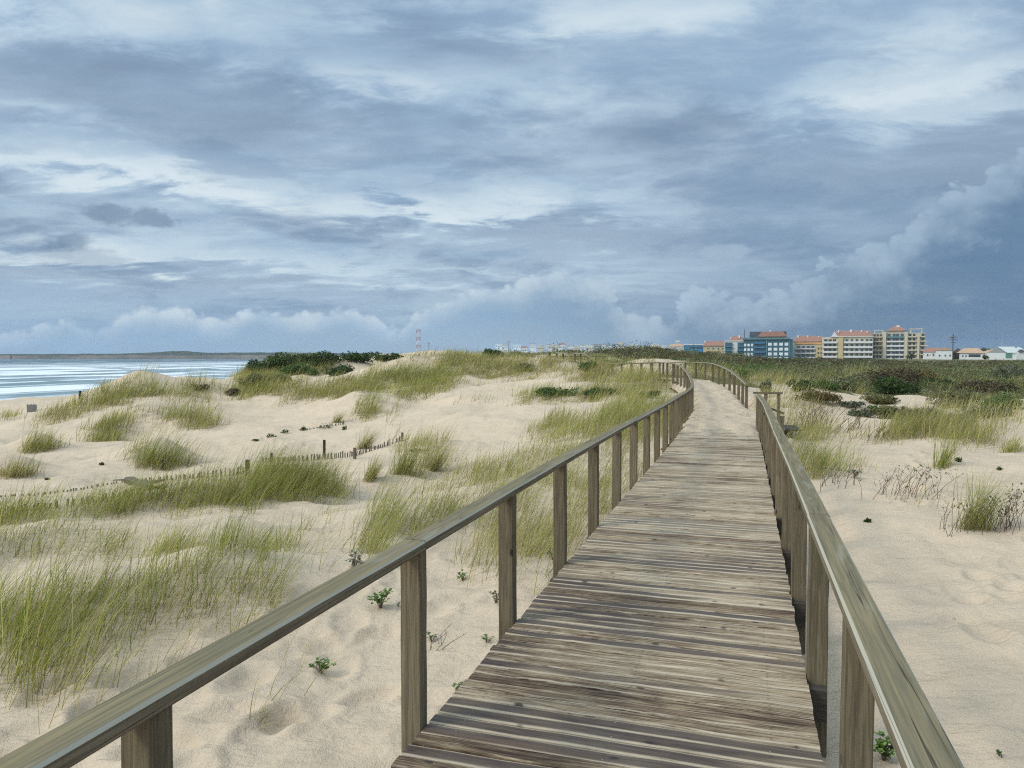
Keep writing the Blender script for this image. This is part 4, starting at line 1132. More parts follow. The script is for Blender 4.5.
shrub(896, 418, 46, 16, 'olive', 'olive bush left of the two bare sand scars')
shrub(862, 417, 28, 9, 'grey', 'grey-green low bush at the end of the bright sand crest')
shrub(1006, 410, 40, 14, 'green', 'brightest green bush on the heath by the right edge of the photo')
shrub(962, 408, 48, 16, 'olive', 'olive-brown bush right of the bare sand scars')
shrub(985, 396, 60, 14, 'brown', 'wide brown bush on the heath beneath the white gabled house')
shrub(1018, 382, 46, 16, 'grey', 'blue-green hump of bush at the far right under the houses')
shrub(945, 388, 40, 10, 'dark', 'dark green bush near the pale grass strip of the field')
shrub(926, 421, 52, 13, 'olive', 'olive bush directly below the lower of the two bare sand scars')
shrub(956, 425, 50, 9, 'pale', 'pale straw-green low bush in front of the heath at the edge of the open sand')
shrub(884, 405, 44, 11, 'olive', 'olive bush left of the upper bare sand scar, in front of the biggest bush')
shrub(990, 418, 60, 11, 'pale', 'long pale grassy bush in front of the brightest green bush at the right')
shrub(848, 408, 30, 6, 'grey', 'flat grey-green bush lying on the bright sand strip beyond the crest')
shrub(818, 404, 44, 11, 'rust', 'rust-tinted low bush on the sand crest just beyond the side landing')
shrub(874, 412, 12, 6, 'green', 'small bright green bush at the foot of the olive bush')
shrub(741, 380, 20, 11, 'green', 'green bush just outside the curve of the far right handrail')
shrub(706, 371, 30, 6, 'dark', 'dark green bush seen between the posts of the far handrail')
shrub(766, 392, 14, 14, 'pale', 'yellow-green bush filling the gap at the far end of the side landing')
shrub(280, 370, 50, 15, 'dark', 'darkest green shrub at the left end of the shrub belt on the seaward dune')
shrub(322, 368, 50, 15, 'dark', 'dark shrub in the middle of the belt on the seaward dune')
shrub(356, 363, 44, 10, 'dark', 'low dark shrub at the middle of the bare slope top on the seaward dune')
shrub(388, 361, 34, 8, 'dark', 'dark shrub on the skyline at the right end of the seaward belt')
shrub(492, 358, 30, 12, 'dark', 'rounded dark green shrub on the skyline dune left of the far town')
shrub(560, 396, 50, 9, 'green', 'fleshy green shrub strip along the lip of the bare hollow left of the walkway')
shrub(600, 397, 34, 8, 'dark', 'dark green low shrub ending the strip left of the walkway')
shrub(648, 398, 26, 7, 'dark', 'dark green shrub close to the left rail before its bend')
shrub(520, 372, 30, 10, 'olive', 'olive shrub in the tall dry grass left of the far walkway')
shrub(590, 371, 22, 9, 'green', 'green shrub under the posts of the far left-turning walkway')
shrub(332, 376, 36, 11, 'dark', 'dark shrub at the right foot of the skyline belt, over the bare slope')
shrub(278, 383, 30, 9, 'olive', 'olive shrub low on the bare notch under the skyline belt')
shrub(300, 374, 40, 12, 'green', 'mid-green shrub on the slope just below the dark skyline belt')
shrub(262, 374, 34, 14, 'dark', 'dark shrub lowest on the seaward end of the skyline belt')
shrub(255, 386, 34, 12, 'olive', 'olive-brown shrub covering the left flank of the seaward dune ridge', n=900)
shrub(232, 396, 20, 8, 'brown', 'brown-green shrub on the seaward end of the dune ridge')
shrub(200, 391, 20, 6, 'brown', 'small brownish shrub on the crest in front of the surf')

# heath: low growth nobody could count
def heath():
    Vs, Qs, Cs, n = [], [], [], 0
    regs = [(('E', 700, 354, 150, 6), 1100, 'brown', .5), (('E', 620, 354, 70, 4), 460, 'brown', .5), (('E', 800, 364, 110, 5), 800, 'brown', .3), (('E', 960, 366, 110, 4), 640, 'brown', .28), (('E', 1000, 376, 70, 8), 360, 'olive', .45),
            (('E', 900, 378, 120, 7), 520, 'olive', .4), (('E', 880, 370, 140, 5), 500, 'olive', .3), (('E', 790, 377, 60, 4), 240, 'olive', .6), (('E', 990, 398, 60, 9), 300, 'olive', .4), (('E', 960, 388, 70, 6), 200, 'brown', .4),
            (('E', 1000, 418, 50, 6), 90, 'pale', .3), (('E', 760, 364, 60, 4), 300, 'brown', .35), (('E', 880, 404, 60, 8), 150, 'olive', .45), (('E', 560, 356, 70, 2.5), 260, 'olive', .35), (('E', 660, 363, 60, 3), 160, 'green', .5), (('E', 740, 370, 40, 4), 150, 'green', .5), (('E', 1080, 385, 60, 25), 300, 'olive', .7), (('E', 850, 381, 70, 5), 200, 'pale', .4), (('E', 965, 373, 60, 3), 170, 'pale', .25), (('E', 940, 396, 60, 6), 110, 'pale', .4), (('E', 900, 388, 60, 4), 120, 'green', .4), (('E', 1000, 390, 40, 8), 120, 'green', .4), (('E', 690, 358, 90, 3), 160, 'olive', .4), (('E', 920, 378, 110, 7), 46, 'green', .9), (('E', 960, 374, 90, 5), 40, 'olive', .9), (('E', 850, 374, 80, 5), 40, 'pale', .8)]
    for reg, cnt, pal, hgt in regs:
        px, py = sample_px(reg, cnt); p = cast(px, py); p = p[~np.isnan(p[:, 0])]
        for q_ in p:
            r = math.hypot(q_[0], q_[1]); d, _ = pdist(q_[:1], q_[1:2])
            if d[0] < 2 or q_[0] < -60 or r > 900 or (62 < q_[1] < 100 and 2.5 < q_[0] < 13.5): continue
            if q_[1] < 80 and cover(q_[:1], q_[1:2])[0] < .45: continue
            k = hgt * R.lognormal(0, .5) * min(2.0, .55 + r / 140); w_ = max(k, .5) * R.uniform(1.2, 2.6)
            pl = pal if R.uniform() < .7 else random.choice(['olive', 'brown', 'dark', 'grey', 'green', 'pale', 'pale'])
            V, Q, C = leaf_cloud(w_, w_ * .9, k, int(R.integers(50, 84)), max(.05, r * .00105), PAL[pl], 4, int(R.integers(1e9)))
            C[:, :3] *= 1.22
            rr = 1 + R.normal(0, .04)
            x, y = q_[0] * rr, q_[1] * rr
            V = V + np.array([x, y, float(ground(x, y)[0]) - .12 * k]); Vs.append(V); Qs.append(Q + n); Cs.append(C); n += len(V)
    return link('heath', np_mesh('heath', np.concatenate(Vs), np.concatenate(Qs), cols={'tint': np.concatenate(Cs)}), M_LEAF)
tag(heath(), kind='stuff')

# ------------------------------------------------------------------ small plants
def rosette(px, py, wpx, n, label, pal='green', h=.6, group='small leafy plants on the sand by the walkway'):
    p = at(px, py); m = p[1] / F; w = wpx * m / 2; r = np.random.default_rng(int(px * 3 + py))
    root = empty('leafy_plant', tuple(p), r.uniform(0, 6), label, 'plant', group)
    V, Q, C = [], [], []; k = 0; st = MB(); cols = np.array(PAL[pal])
    ns = max(3, n // 6)
    tips = []
    for i in range(ns):
        a = r.uniform(0, 6.28); d = r.uniform(.2, 1) * w; z = h * w * r.uniform(.5, 1.3) + .015
        tips.append((d * math.cos(a), d * math.sin(a), z)); st.tube([(0, 0, -.02), (d * .5 * math.cos(a), d * .5 * math.sin(a), z * .8), tips[-1]], .003, .0015, 4, False)
    L = max(.014, min(.034, w * .3))
    for i in range(n):
        tp = np.array(tips[i % ns]) * (1 if r.uniform() < .6 else r.uniform(.4, 1)) + r.normal(0, .25 * L, 3)
        a = r.uniform(0, 6.28); el = r.uniform(-.2, .9)
        d = np.array([math.cos(a) * math.cos(el), math.sin(a) * math.cos(el), math.sin(el)]); s_ = np.cross(d, (0, 0, 1.0)); s_ /= np.linalg.norm(s_) + 1e-9
        nn = np.cross(s_, d); l = L * r.uniform(.7, 1.3); wd = l * .42
        V += [tp, tp + d * l * .3 + s_ * wd + nn * .12 * l, tp + d * l * .75 + s_ * wd * .8 + nn * .1 * l, tp + d * l, tp + d * l * .75 - s_ * wd * .8 + nn * .1 * l, tp + d * l * .3 - s_ * wd + nn * .12 * l]
        Q += [(k, k + 1, k + 2, k + 3), (k, k + 3, k + 4, k + 5)]; k += 6
        c = cols[r.integers(0, len(cols))] * r.uniform(1.1, 2.1); C += [(*c, 1)] * 6
    link('foliage', np_mesh('foliage', np.array(V), np.array(Q), cols={'tint': np.array(C)}), M_LEAF, root)
    st.build('stems', M_TWIG, root); return root
rosette(320, 673, 26, 60, 'small round-leaved green plant alone on the trampled sand below the left rail')
rosette(456, 690, 15, 34, 'small green plant pressed against the left edge of the boards')
rosette(381, 608, 26, 90, 'largest leafy green plant, under the left rail beside the nearest full post', 'green', .9)
rosette(432, 642, 16, 26, 'small plant with dead sticks just right of the nearest full post', 'dark')
rosette(487, 642, 15, 34, 'green plant at the deck edge left of the second full post')
rosette(496, 603, 15, 50, 'dark green plant at the foot of the pale dry grass by the second post', 'dark', 1.2)
rosette(463, 580, 16, 50, 'green plant growing in the pale dry grass behind the left rail')
rosette(553, 560, 12, 40, 'dark green plant low beside the third full post', 'dark', 1.0)
rosette(884, 760, 34, 120, 'leafy green plant at the foot of the nearest right-hand post', 'green', .9)
rosette(1003, 758, 10, 14, 'tiny flat green plant on bare sand in the bottom right corner', 'dark', .3)
rosette(398, 606, 12, 16, 'tiny sprig low on the sand right of the largest leafy plant')
rosette(854, 478, 14, 50, 'dark green leafy plant among the reddish stems right of the rail', 'dark', .8)
rosette(355, 570, 22, 60, 'row of fleshy green shoots beneath the left rail', 'grey', 1.2)
rosette(188, 467, 6, 30, 'small flat green plant on the open sand right of the lone stake', 'dark', .4)
rosette(202, 467, 5, 24, 'second flat green plant on the open sand right of the lone stake', 'dark', .4)

def twiggy(px, py, wpx, hpx, n, label, lean=.4, leaves=0, group='dry twiggy plants on the sand right of the walkway'):
    p = at(px, py); m = p[1] / F; r = random.Random(int(px * 5 + py)); b = MB(); V, Q, C = [], [], []; k = 0
    root = empty('twiggy_plant', tuple(p), 0, label, 'dry plant', group)
    for i in range(n):
        x = r.gauss(0, .28) * wpx * m; y = r.gauss(0, .18) * wpx * m; h = hpx * m * r.uniform(.5, 1.1); dx = h * r.gauss(lean, .35); dy = h * r.gauss(0, .2)
        z0 = float(ground(p[0] + x, p[1] + y)[0]) - p[2] - .03
        rr = max(.0035, m * .28)
        mid_ = (x + dx * .4 + r.gauss(0, .02), y + dy * .4, z0 + h * .55); tip = (x + dx, y + dy, z0 + h)
        b.tube([(x, y, z0), mid_, tip], rr, rr * .4, 4, False)
        for q_ in range(r.randint(1, 3)):
            t = r.uniform(.3, .85); s_ = [mid_[j] + (tip[j] - mid_[j]) * t for j in range(3)]
            e = [s_[0] + r.gauss(.03, .1) * h * 1.6, s_[1] + r.gauss(0, .08) * h, s_[2] + r.uniform(.1, .35) * h]
            b.tube([s_, e], rr * .6, rr * .3, 4, False)
            for l in range(leaves):
                c = np.array(e) + np.array([r.gauss(0, .04), r.gauss(0, .04), r.gauss(0, .03)]) * h * 2; a = np.array([r.gauss(0, 1), r.gauss(0, 1), r.gauss(0, 1)]); a /= np.linalg.norm(a); d = np.cross(a, (0.3, .2, .9)); d /= np.linalg.norm(d); ll = max(.02, m * .9)
                V += [c - a * ll, c + d * ll * .5, c + a * ll, c - d * ll * .5]; Q.append((k, k + 1, k + 2, k + 3)); k += 4
                cc = random.choice(PAL['olive'] + PAL['grey']); C += [(*cc, 1)] * 4
    b.build('stems', M_TWIG, root)
    if V: link('foliage', np_mesh('foliage', np.array(V), np.array(Q), cols={'tint': np.array(C)}), M_LEAF, root)
twiggy(812, 430, 30, 26, 30, 'bare dark purplish twigs beside the right rail below the side landing', .2)
twiggy(845, 432, 34, 16, 22, 'dark twigs leaning right over the green ridge right of the rail', .7, 1)
twiggy(838, 484, 40, 18, 20, 'low reddish stems just right of the handrail on the open sand', .3)
twiggy(888, 494, 44, 26, 17, 'spread of dark forked stems in the middle of the right-hand sand', .5, 1)
twiggy(915, 498, 36, 28, 15, 'grey-green leafy stems right of the dark forked stems', .2, 3)
twiggy(1004, 530, 50, 36, 30, 'dense grey dry stems at the right edge beside the tallest tuft', .15, 3)
twiggy(958, 532, 40, 30, 16, 'thin dry stalks around the foot of the tallest tuft', .2, 1)
twiggy(874, 440, 30, 12, 16, 'short brown stems at the right end of the green ridge', .4, 2)
twiggy(437, 648, 24, 24, 6, 'few dead brown sticks in the sand under the left rail by the post', .5, 0, 'dead sticks by the left rail')
twiggy(741, 424, 7, 9, 9, 'small dark brown weed poking up where the sand meets the boards', .3, 2, 'weed on the boards')

# ------------------------------------------------------------------ town
def flat(name, c, rough=.8, spec=.3): return simple(name, c, rough, .07, .35, spec)
M_CREAM = flat('render_cream', (.56, .49, .36)); M_BEIGE = flat('render_beige', (.45, .40, .30)); M_YEL = flat('render_yellow', (.54, .43, .24)); M_WHITE = flat('render_white', (.66, .65, .62))
M_TEAL = flat('panel_teal', (.055, .12, .15), .5); M_TEALL = flat('panel_light_teal', (.12, .22, .23), .5); M_BLUE = flat('panel_blue', (.06, .22, .40), .5); M_TILE = simple('roof_tiles', (.31, .16, .115), .85, .25, .5); M_TILEP = simple('pale_roof_tiles', (.46, .30, .19), .85, .2, .5)
M_DARK = flat('dark_opening', (.035, .04, .045), .3, .5); M_GLASS = flat('window_glass', (.05, .075, .095), .12, .6); M_SLATE = flat('dark_cladding', (.09, .095, .11)); M_GREY = flat('grey_concrete', (.30, .30, .29)); M_BROWN = flat('brown_board', (.10, .08, .065)); M_ORANGE = flat('render_orange', (.62, .33, .14)); M_SHUT = flat('pale_shutter', (.72, .76, .77)); M_GREENP = flat('green_panel', (.10, .22, .17))
class Bld:
    """a building surveyed in photo units at distance Y; local x to the right, z up, -y towards the dunes"""
    def __init__(s, name, label, cat, px, pyb, Y, group=None):
        s.k = Y / F * math.hypot(1, (px - CX) / F); p = W(px, pyb, Y); s.px, s.py = px, pyb
        s.o = empty(name, tuple(p), -math.atan((px - CX) / F), label, cat, group)
    def X(s, px): return (px - s.px) * s.k / math.hypot(1, (s.px - CX) / F)
    def Z(s, py): return (s.py - py) * s.k / math.hypot(1, (s.px - CX) / F)
    def box(s, name, x0, x1, yt, yb, d0, d1, mat, parent=None):
        return MB().box(s.X(x0), s.X(x1), d0, d1, s.Z(yb), s.Z(yt)).build(name, mat, parent or s.o)
    def boxes(s, name, lst, mat, parent=None):
        m_ = MB()
        for x0, x1, yt, yb, d0, d1 in lst: m_.box(s.X(x0), s.X(x1), d0, d1, s.Z(yb), s.Z(yt))
        return m_.build(name, mat, parent or s.o)
    def hip(s, name, x0, x1, yt, yb, d0, d1, mat, inset=.25, ridge_d=None, parent=None):
        a, b = s.X(x0), s.X(x1); i = (b - a) * inset; dm = (d0 + d1) / 2; z0, z1 = s.Z(yb), s.Z(yt)
        V = [(a, d0, z0), (b, d0, z0), (b, d1, z0), (a, d1, z0), (a + i, dm, z1), (b - i, dm, z1)]
        return MB().add(V, [(0, 1, 5, 4), (2, 3, 4, 5), (3, 2, 1, 0)], [(1, 2, 5), (3, 0, 4)]).build(name, mat, parent or s.o)
    def gable(s, name, x0, x1, yt, yb, d0, d1, mat, parent=None):
        a, b = s.X(x0), s.X(x1); z0, z1 = s.Z(yb), s.Z(yt); c = (a + b) / 2
        V = [(a, d0, z0), (b, d0, z0), (c, d0, z1), (a, d1, z0), (b, d1, z0), (c, d1, z1)]
        return MB().add(V, [(0, 2, 5, 3), (2, 1, 4, 5), (1, 0, 3, 4)], [(0, 1, 2), (4, 3, 5)]).build(name, mat, parent or s.o)
    def windows(s, xs, ys, w, h, d, mat, name='window', frame=None):
        for y in ys:
            for x in xs:
                f = s.box(name, x - w / 2, x + w / 2, y - h / 2, y + h / 2, d - .12, d + .3, frame or M_WHITE)
                s.box('pane', x - w * .36, x + w * .36, y - h * .36, y + h * .36, d - .18, d - .125, mat, f)
APT = 'large apartment blocks along the edge of town'
# blue glazed block
B = Bld('apartment_block', 'teal and blue apartment block with bright square shutters and an orange hipped roof', 'apartment block', 768, 366, 490, APT)
B.box('wall', 744.5, 791, 339.5, 366, 0, 16, M_TEAL); B.box('roof_slab', 743.5, 788.5, 337.6, 339.5, -.9, 16.5, M_TEALL)
B.box('penthouse', 750, 785, 331.5, 337.6, 3, 14, M_SLATE); B.hip('roof', 757.5, 786, 331.6, 336.6, 1.2, 2.9, M_TILE, .15)
B.boxes('chimney', [(769, 770.4, 329.8, 331.5, 7, 8)], M_WHITE); B.boxes('roof_mast', [(744.6, 745.2, 329, 337.6, 6, 6.3)], M_SLATE)
for x in (769.5, 774.8, 780, 785): 
    for y in (344.3, 349.2, 354, 358.6): B.box('window', x - 1.7, x + 1.7, y - 1.45, y + 1.45, -.15, .2, M_SHUT)
for x in (746, 749.3, 752.6):
    for y in (345, 349.6, 354.2, 358.8): B.box('window', x - 1.05, x + 1.05, y - 1.3, y + 1.3, -.15, .2, M_SHUT)
B.boxes('light_panel', [(765.8, 767, 340.2, 366, -.3, .1), (787.2, 788, 340.2, 366, -.3, .1)], M_TEALL)
for y in (342.6, 347, 351.6, 356.2, 360.8): B.box('balcony', 754.5, 765, y, y + 1.0, -1.2, -.02, M_BLUE)
for x in (756.5, 759.5, 762.5):
    for y in (345, 349.5, 354.2, 358.8): B.box('pane', x - 1.1, x + 1.1, y - 1.2, y + 1.0, -.1, .2, M_GLASS)
# white and blue corner block
B = Bld('apartment_block', 'white block with blue glazed bays and a small red roof, left of the teal block', 'apartment block', 733, 366, 500, APT)
B.box('wall', 724.5, 744, 341.5, 366, 0, 14, M_WHITE); B.box('parapet', 724, 744.4, 340.6, 341.5, -.4, 14.3, M_WHITE)
for x0, x1 in ((725.2, 732), (737.2, 743.6)):
    B.box('glazed_bay', x0, x1, 342.6, 366, -.9, -.02, M_TEAL)
    for y in (346, 350.2, 354.4, 358.6): B.box('balcony', x0 - .1, x1 + .1, y, y + .8, -1.5, -.92, M_BLUE)
B.hip('roof', 728.5, 744, 335.6, 340.6, 2, 12, M_TILE, .3); B.boxes('chimney', [(738, 739.4, 335.3, 338, 4, 5), (730, 731, 337, 340, 4, 5)], M_WHITE)
# yellow-beige block
B = Bld('apartment_block', 'beige block with yellow end bay and orange roof, right of the teal block', 'apartment block', 808, 366, 500, APT)
B.box('wall', 794, 824, 341.6, 366, 0, 14, M_CREAM); B.box('end_bay', 815, 822.5, 345, 366, -1.6, -.02, M_YEL)
B.hip('roof', 793.5, 824, 335.6, 341.6, -.6, 14.6, M_TILE, .12)
B.boxes('chimney', [(797.5, 799, 335.2, 337.6, 5, 6), (806.6, 808, 335.2, 337.6, 5, 6), (817, 818.2, 335.8, 337.6, 5, 6)], M_WHITE)
B.box('penthouse', 796, 822, 342.4, 344.2, -.5, -.02, M_ORANGE)
for y in (348.2, 352.6, 357, 361.4):
    B.box('balcony', 796, 814.6, y, y + 1.2, -1.5, -.02, M_WHITE); B.box('opening', 797, 814, y - 2.4, y - .1, -.12, .1, M_GREY)
    for x in (799, 803.5, 808, 812): B.box('window', x - 1.1, x + 1.1, y - 2.2, y - .15, -.3, -.13, M_GLASS)
for x in (817.3, 820): 
    for y in (348.5, 353, 357.5): B.box('window', x - .7, x + .7, y - .9, y + .9, -1.75, -1.62, M_GLASS)
# cream block with broad white balcony bands
B = Bld('apartment_block', 'cream block with white balcony bands, a yellow pier and a red mansard roof', 'apartment block', 846, 366, 485, APT)
B.box('wall', 823.5, 870, 337, 366, 0, 15, M_CREAM); B.box('pier', 838.6, 843, 337.6, 366, -2, -.02, M_YEL)
B.hip('roof', 832, 869.5, 330.4, 336.4, -.6, 15, M_TILE, .08); B.box('parapet', 831.6, 870.4, 336.4, 337, -1, 15.3, M_WHITE)
B.boxes('chimney', [(838, 839, 329.6, 333, 3, 4), (849, 851, 329.4, 332, 5, 6), (859, 860.2, 330, 332.4, 5, 6), (864, 865, 331, 333, 3, 4)], M_WHITE); B.gable('dormer', 832, 838, 331.6, 336.4, -1, 2, M_WHITE)
for y in (341.4, 346.2, 351, 355.8, 360.6):
    for x0, x1, mt in ((824.5, 838, M_WHITE), (843.6, 869.6, M_WHITE)):
        B.box('balcony', x0, x1, y, y + 1.9, -1.9, -.02, mt)
    for x in (827, 831, 835): B.box('window', x - 1.5, x + 1.5, y - 2.2, y - .1, -.15, .15, M_DARK)
    for x in (846.5, 851, 855.5, 860, 864.5, 868): B.box('window', x - 1.2, x + 1.2, y - 2.1, y - .1, -.15, .15, M_GLASS)
# stepped grey-beige block
B = Bld('apartment_block', 'rightmost grey-beige block with stepped balconies and a small red pyramid roof', 'apartment block', 898, 366, 480, APT)
B.box('wall', 874, 921, 333, 366, 0, 16, M_BEIGE); B.box('recess', 871, 873.9, 340, 366, 3, 15, M_GREY)
B.boxes('pier', [(884, 887, 332, 366, -1.6, -.02), (903.2, 906, 332.4, 366, -1.6, -.02), (914.4, 916.4, 336, 366, -1.6, -.02)], M_CREAM)
B.box('penthouse', 888, 903, 330.6, 333, 2, 13, M_BEIGE); B.hip('roof', 886.5, 906, 325.6, 330.6, 1, 14, M_TILE, .42); B.boxes('chimney', [(896, 898.6, 325, 327.4, 6, 8)], M_WHITE)
B.boxes('roof_frame', [(908, 909, 329.6, 333, 1, 2), (917.6, 918.6, 329.6, 333, 1, 2), (907.4, 919, 328.8, 329.6, .8, 2.2), (876, 877, 330.4, 333, 1, 2), (883, 884, 330.4, 333, 1, 2), (875.4, 884.6, 329.8, 330.4, .8, 2.2)], M_CREAM)
for j, y in enumerate((336.4, 340.8, 345.2, 349.6, 354, 358.4)):
    B.box('balcony', 887.4, 903, y, y + 1.5, -1.5, -.02, M_WHITE if j > 0 else M_TEALL)
    B.box('balcony', 906.4, 914, y, y + 1.2, -1.3, -.02, M_CREAM); B.box('balcony', 874.4, 883.6, y, y + 1.0, -1.0, -.02, M_CREAM)
    B.box('terrace', 916.6, 921.5 + 1.2 * max(0, j), y, y + 1.1, -.9, 9, M_CREAM)
    for x in (876.4, 879.2, 882): B.box('window', x - .95, x + .95, y - 2.4, y - .1, -.15, .1, M_BROWN)
    for x in (889.5, 894, 897, 901): B.box('window', x - 1.3, x + 1.3, y - 2.6, y - .1, -.15, .1, M_GLASS)
    for x in (908.2, 911.6): B.box('window', x - 1.0, x + 1.0, y - 2.4, y - .1, -.15, .1, M_DARK)
    B.box('window', 918, 920.5, y - 2.4, y - .1, -.15, .1, M_DARK)
# low buildings left of the blocks
B = Bld('house', 'long low bright blue building left of the white and blue block', 'building', 698, 362, 560); B.box('wall', 684, 712, 345.2, 362, 0, 12, M_BLUE); B.box('roof', 683.5, 712.5, 344.2, 345.2, -.5, 12.5, M_WHITE); B.box('window', 690, 708, 347, 348.4, -.15, .1, M_GLASS)
B = Bld('house', 'yellow house with a wide orange roof beside the white and blue block', 'house', 714, 362, 540); B.box('wall', 703.5, 725, 345.8, 362, 0, 11, M_YEL); B.hip('roof', 702.5, 726, 340.8, 345.8, -.8, 11.8, M_TILE, .16); B.boxes('chimney', [(704.5, 706, 340.6, 343.5, 4, 5)], M_WHITE); B.windows((708, 713, 718, 722), (348.5,), 2.2, 2, 0, M_GLASS)
B = Bld('water_tower', 'slim white tower standing above the brown heath skyline', 'tower', 677.5, 362, 900); B.box('shaft', 676.2, 678.6, 342.4, 362, 0, 3, M_WHITE); B.box('head', 675.6, 679.4, 340.6, 342.4, -.8, 3.8, M_WHITE)
B = Bld('house', 'small white house with pale orange roof left of the blue building', 'house', 676, 362, 700); B.box('wall', 668, 684, 346.6, 362, 0, 10, M_WHITE); B.hip('roof', 667.6, 684.4, 344, 346.6, -.5, 10.5, M_TILEP, .2)
# houses right of the blocks
B = Bld('house', 'white house with bright red-orange roof just right of the stepped block', 'house', 932, 362, 450); B.box('wall', 924, 942, 352, 362, 0, 9, M_WHITE); B.hip('roof', 923.4, 942.4, 347.6, 352, -.5, 9.5, M_TILE, .2); B.windows((928, 933, 938), (355,), 2, 2.4, 0, M_GLASS)
B = Bld('house', 'plain white flat-fronted house left of the dark gabled house', 'house', 944, 362, 440); B.box('wall', 936.5, 951.5, 350.4, 362, 0, 9, M_WHITE); B.gable('roof', 936, 952, 347.4, 350.4, -.4, 9.4, M_TILEP); B.windows((940, 945, 949), (355.5,), 1.8, 2.4, 0, M_GLASS)
B = Bld('house', 'brown boarded gable house behind the utility pole', 'house', 957.5, 362, 445); B.box('wall', 952.2, 963, 353, 362, 0, 9, M_BROWN); B.gable('roof', 951.8, 963.4, 348, 353, -.4, 9.4, M_BROWN)
B = Bld('house', 'white house under a broad pale terracotta roof, right of the utility pole', 'house', 972, 362, 435); B.box('wall', 961, 984, 353, 362, 0, 10, M_WHITE); B.hip('roof', 958.6, 983, 348, 353, -.8, 10.8, M_TILEP, .25); B.box('opening', 969, 979, 354.4, 357, -.15, .1, M_DARK); B.windows((964, 966.6), (356,), 1.6, 2.2, 0, M_GLASS)
B = Bld('house', 'low house with cream roof between the terracotta roof and the white gable', 'house', 989, 362, 450); B.box('wall', 983, 996, 353.4, 362, 0, 9, M_CREAM); B.hip('roof', 981, 996.6, 349, 353.4, -.6, 9.6, M_TILEP, .2); B.windows((986.5, 991.5), (356.4,), 2, 2, 0, M_DARK)
B = Bld('house', 'grey-white house with a big white sloping roof and a green front panel', 'house', 1003, 362, 420); B.box('wall', 989.5, 1014, 353, 362, 0, 9, M_WHITE); B.gable('gable', 989, 1006, 347.2, 353, 0, 9, M_GREY); B.box('panel', 1005, 1010.5, 352.4, 358, -.2, .1, M_GREENP)
MB().add([(B.X(998), -.5, B.Z(346.6)), (B.X(1012.5), -.5, B.Z(346.8)), (B.X(1015), -.5, B.Z(352.6)), (B.X(1006.5), -.5, B.Z(352.8)), (B.X(998), 9, B.Z(346.6)), (B.X(1012.5), 9, B.Z(346.8)), (B.X(1015), 9, B.Z(352.6)), (B.X(1006.5), 9, B.Z(352.8))], MB.BQ).build('roof', M_SHUT, B.o)
B = Bld('house', 'white shed-like house cut by the right edge of the photo', 'house', 1022, 362, 430); B.box('wall', 1014.5, 1034, 351, 362, 0, 9, M_WHITE); B.gable('roof', 1012, 1026, 346.8, 351, -.4, 9.4, M_SHUT); B.box('opening', 1019, 1023, 349.6, 352, -.9, -.45, M_SLATE)
# poles and cranes
B = Bld('utility_pole', 'dark utility pole with cross-arms standing between the houses', 'utility pole', 952.5, 362, 400)
B.box('pole', 952.1, 953, 333.6, 362, 0, .45, M_BROWN); B.boxes('cross_arm', [(949.6, 956.4, 336.8, 337.4, -.1, -.02), (948.6, 956.8, 339.6, 340.2, -.1, -.02), (950.4, 955, 342.4, 342.9, -.1, -.02)], M_BROWN)
B.boxes('insulator', [(949.8, 950.4, 335.8, 336.8, -.1, .1), (955.6, 956.2, 335.6, 336.8, -.1, .1), (948.8, 949.4, 338.6, 339.6, -.1, .1), (956, 956.6, 338.6, 339.6, -.1, .1)], M_GREY)
B = Bld('site_crane', 'faint construction crane with level jib left of the utility pole', 'crane', 949, 362, 620); B.box('mast', 948.4, 949, 337.4, 362, 0, .6, M_GREY); B.box('jib', 938, 952, 336.6, 337.3, -.3, .4, M_GREY); B.box('counterweight', 950.6, 951.8, 337.3, 338.6, -.4, .5, M_SLATE); B.box('cable_block', 942, 942.6, 337.3, 341, 0, .3, M_GREY)
B = Bld('flag_mast', 'thin pale leaning mast above the white sloping roof', 'mast', 1000.5, 362, 425); MB().bar((B.X(999.6), 4, B.Z(362)), (B.X(1001.6), 4, B.Z(339)), .35, .35).build('pole', M_GREY, B.o); B.box('base', 998.8, 1000.4, 358, 362, 3.5, 4.5, M_GREY)
def tree(px, pyb, wpx, hpx, Y, label):
    m = Y / F; p = W(px, pyb, Y); root = empty('tree', tuple(p), 0, label, 'tree', 'trees among the town houses')
    V, Q, C = leaf_cloud(wpx * m * .55, wpx * m * .5, hpx * m * .42, 420, .42, PAL['dark'], 7, int(px)); V[:, 2] += hpx * m * .5
    link('crown', np_mesh('crown', V, Q, cols={'tint': C}), M_LEAF, root)
    b = MB(); b.tube([(0, 0, -1), (.1, 0, hpx * m * .4), (.2, .1, hpx * m * .8)], .25, .1, 6); b.tube([(.1, 0, hpx * m * .4), (wpx * m * .25, 0, hpx * m * .75)], .14, .06, 5); b.build('trunk', M_TWIG, root)
tree(984.5, 362, 9, 16, 455, 'dark round tree rising between the pale roofs right of the utility pole')
tree(911, 366, 9, 15, 440, 'green tree in front of the stepped block')
tree(801, 366, 12, 11, 430, 'dark tree at the foot of the beige block')
tree(985, 364, 6, 10, 410, 'green bush-like tree in front of the cream-roofed house')
tree(834, 366, 8, 8, 440, 'small tree before the yellow pier of the cream block')
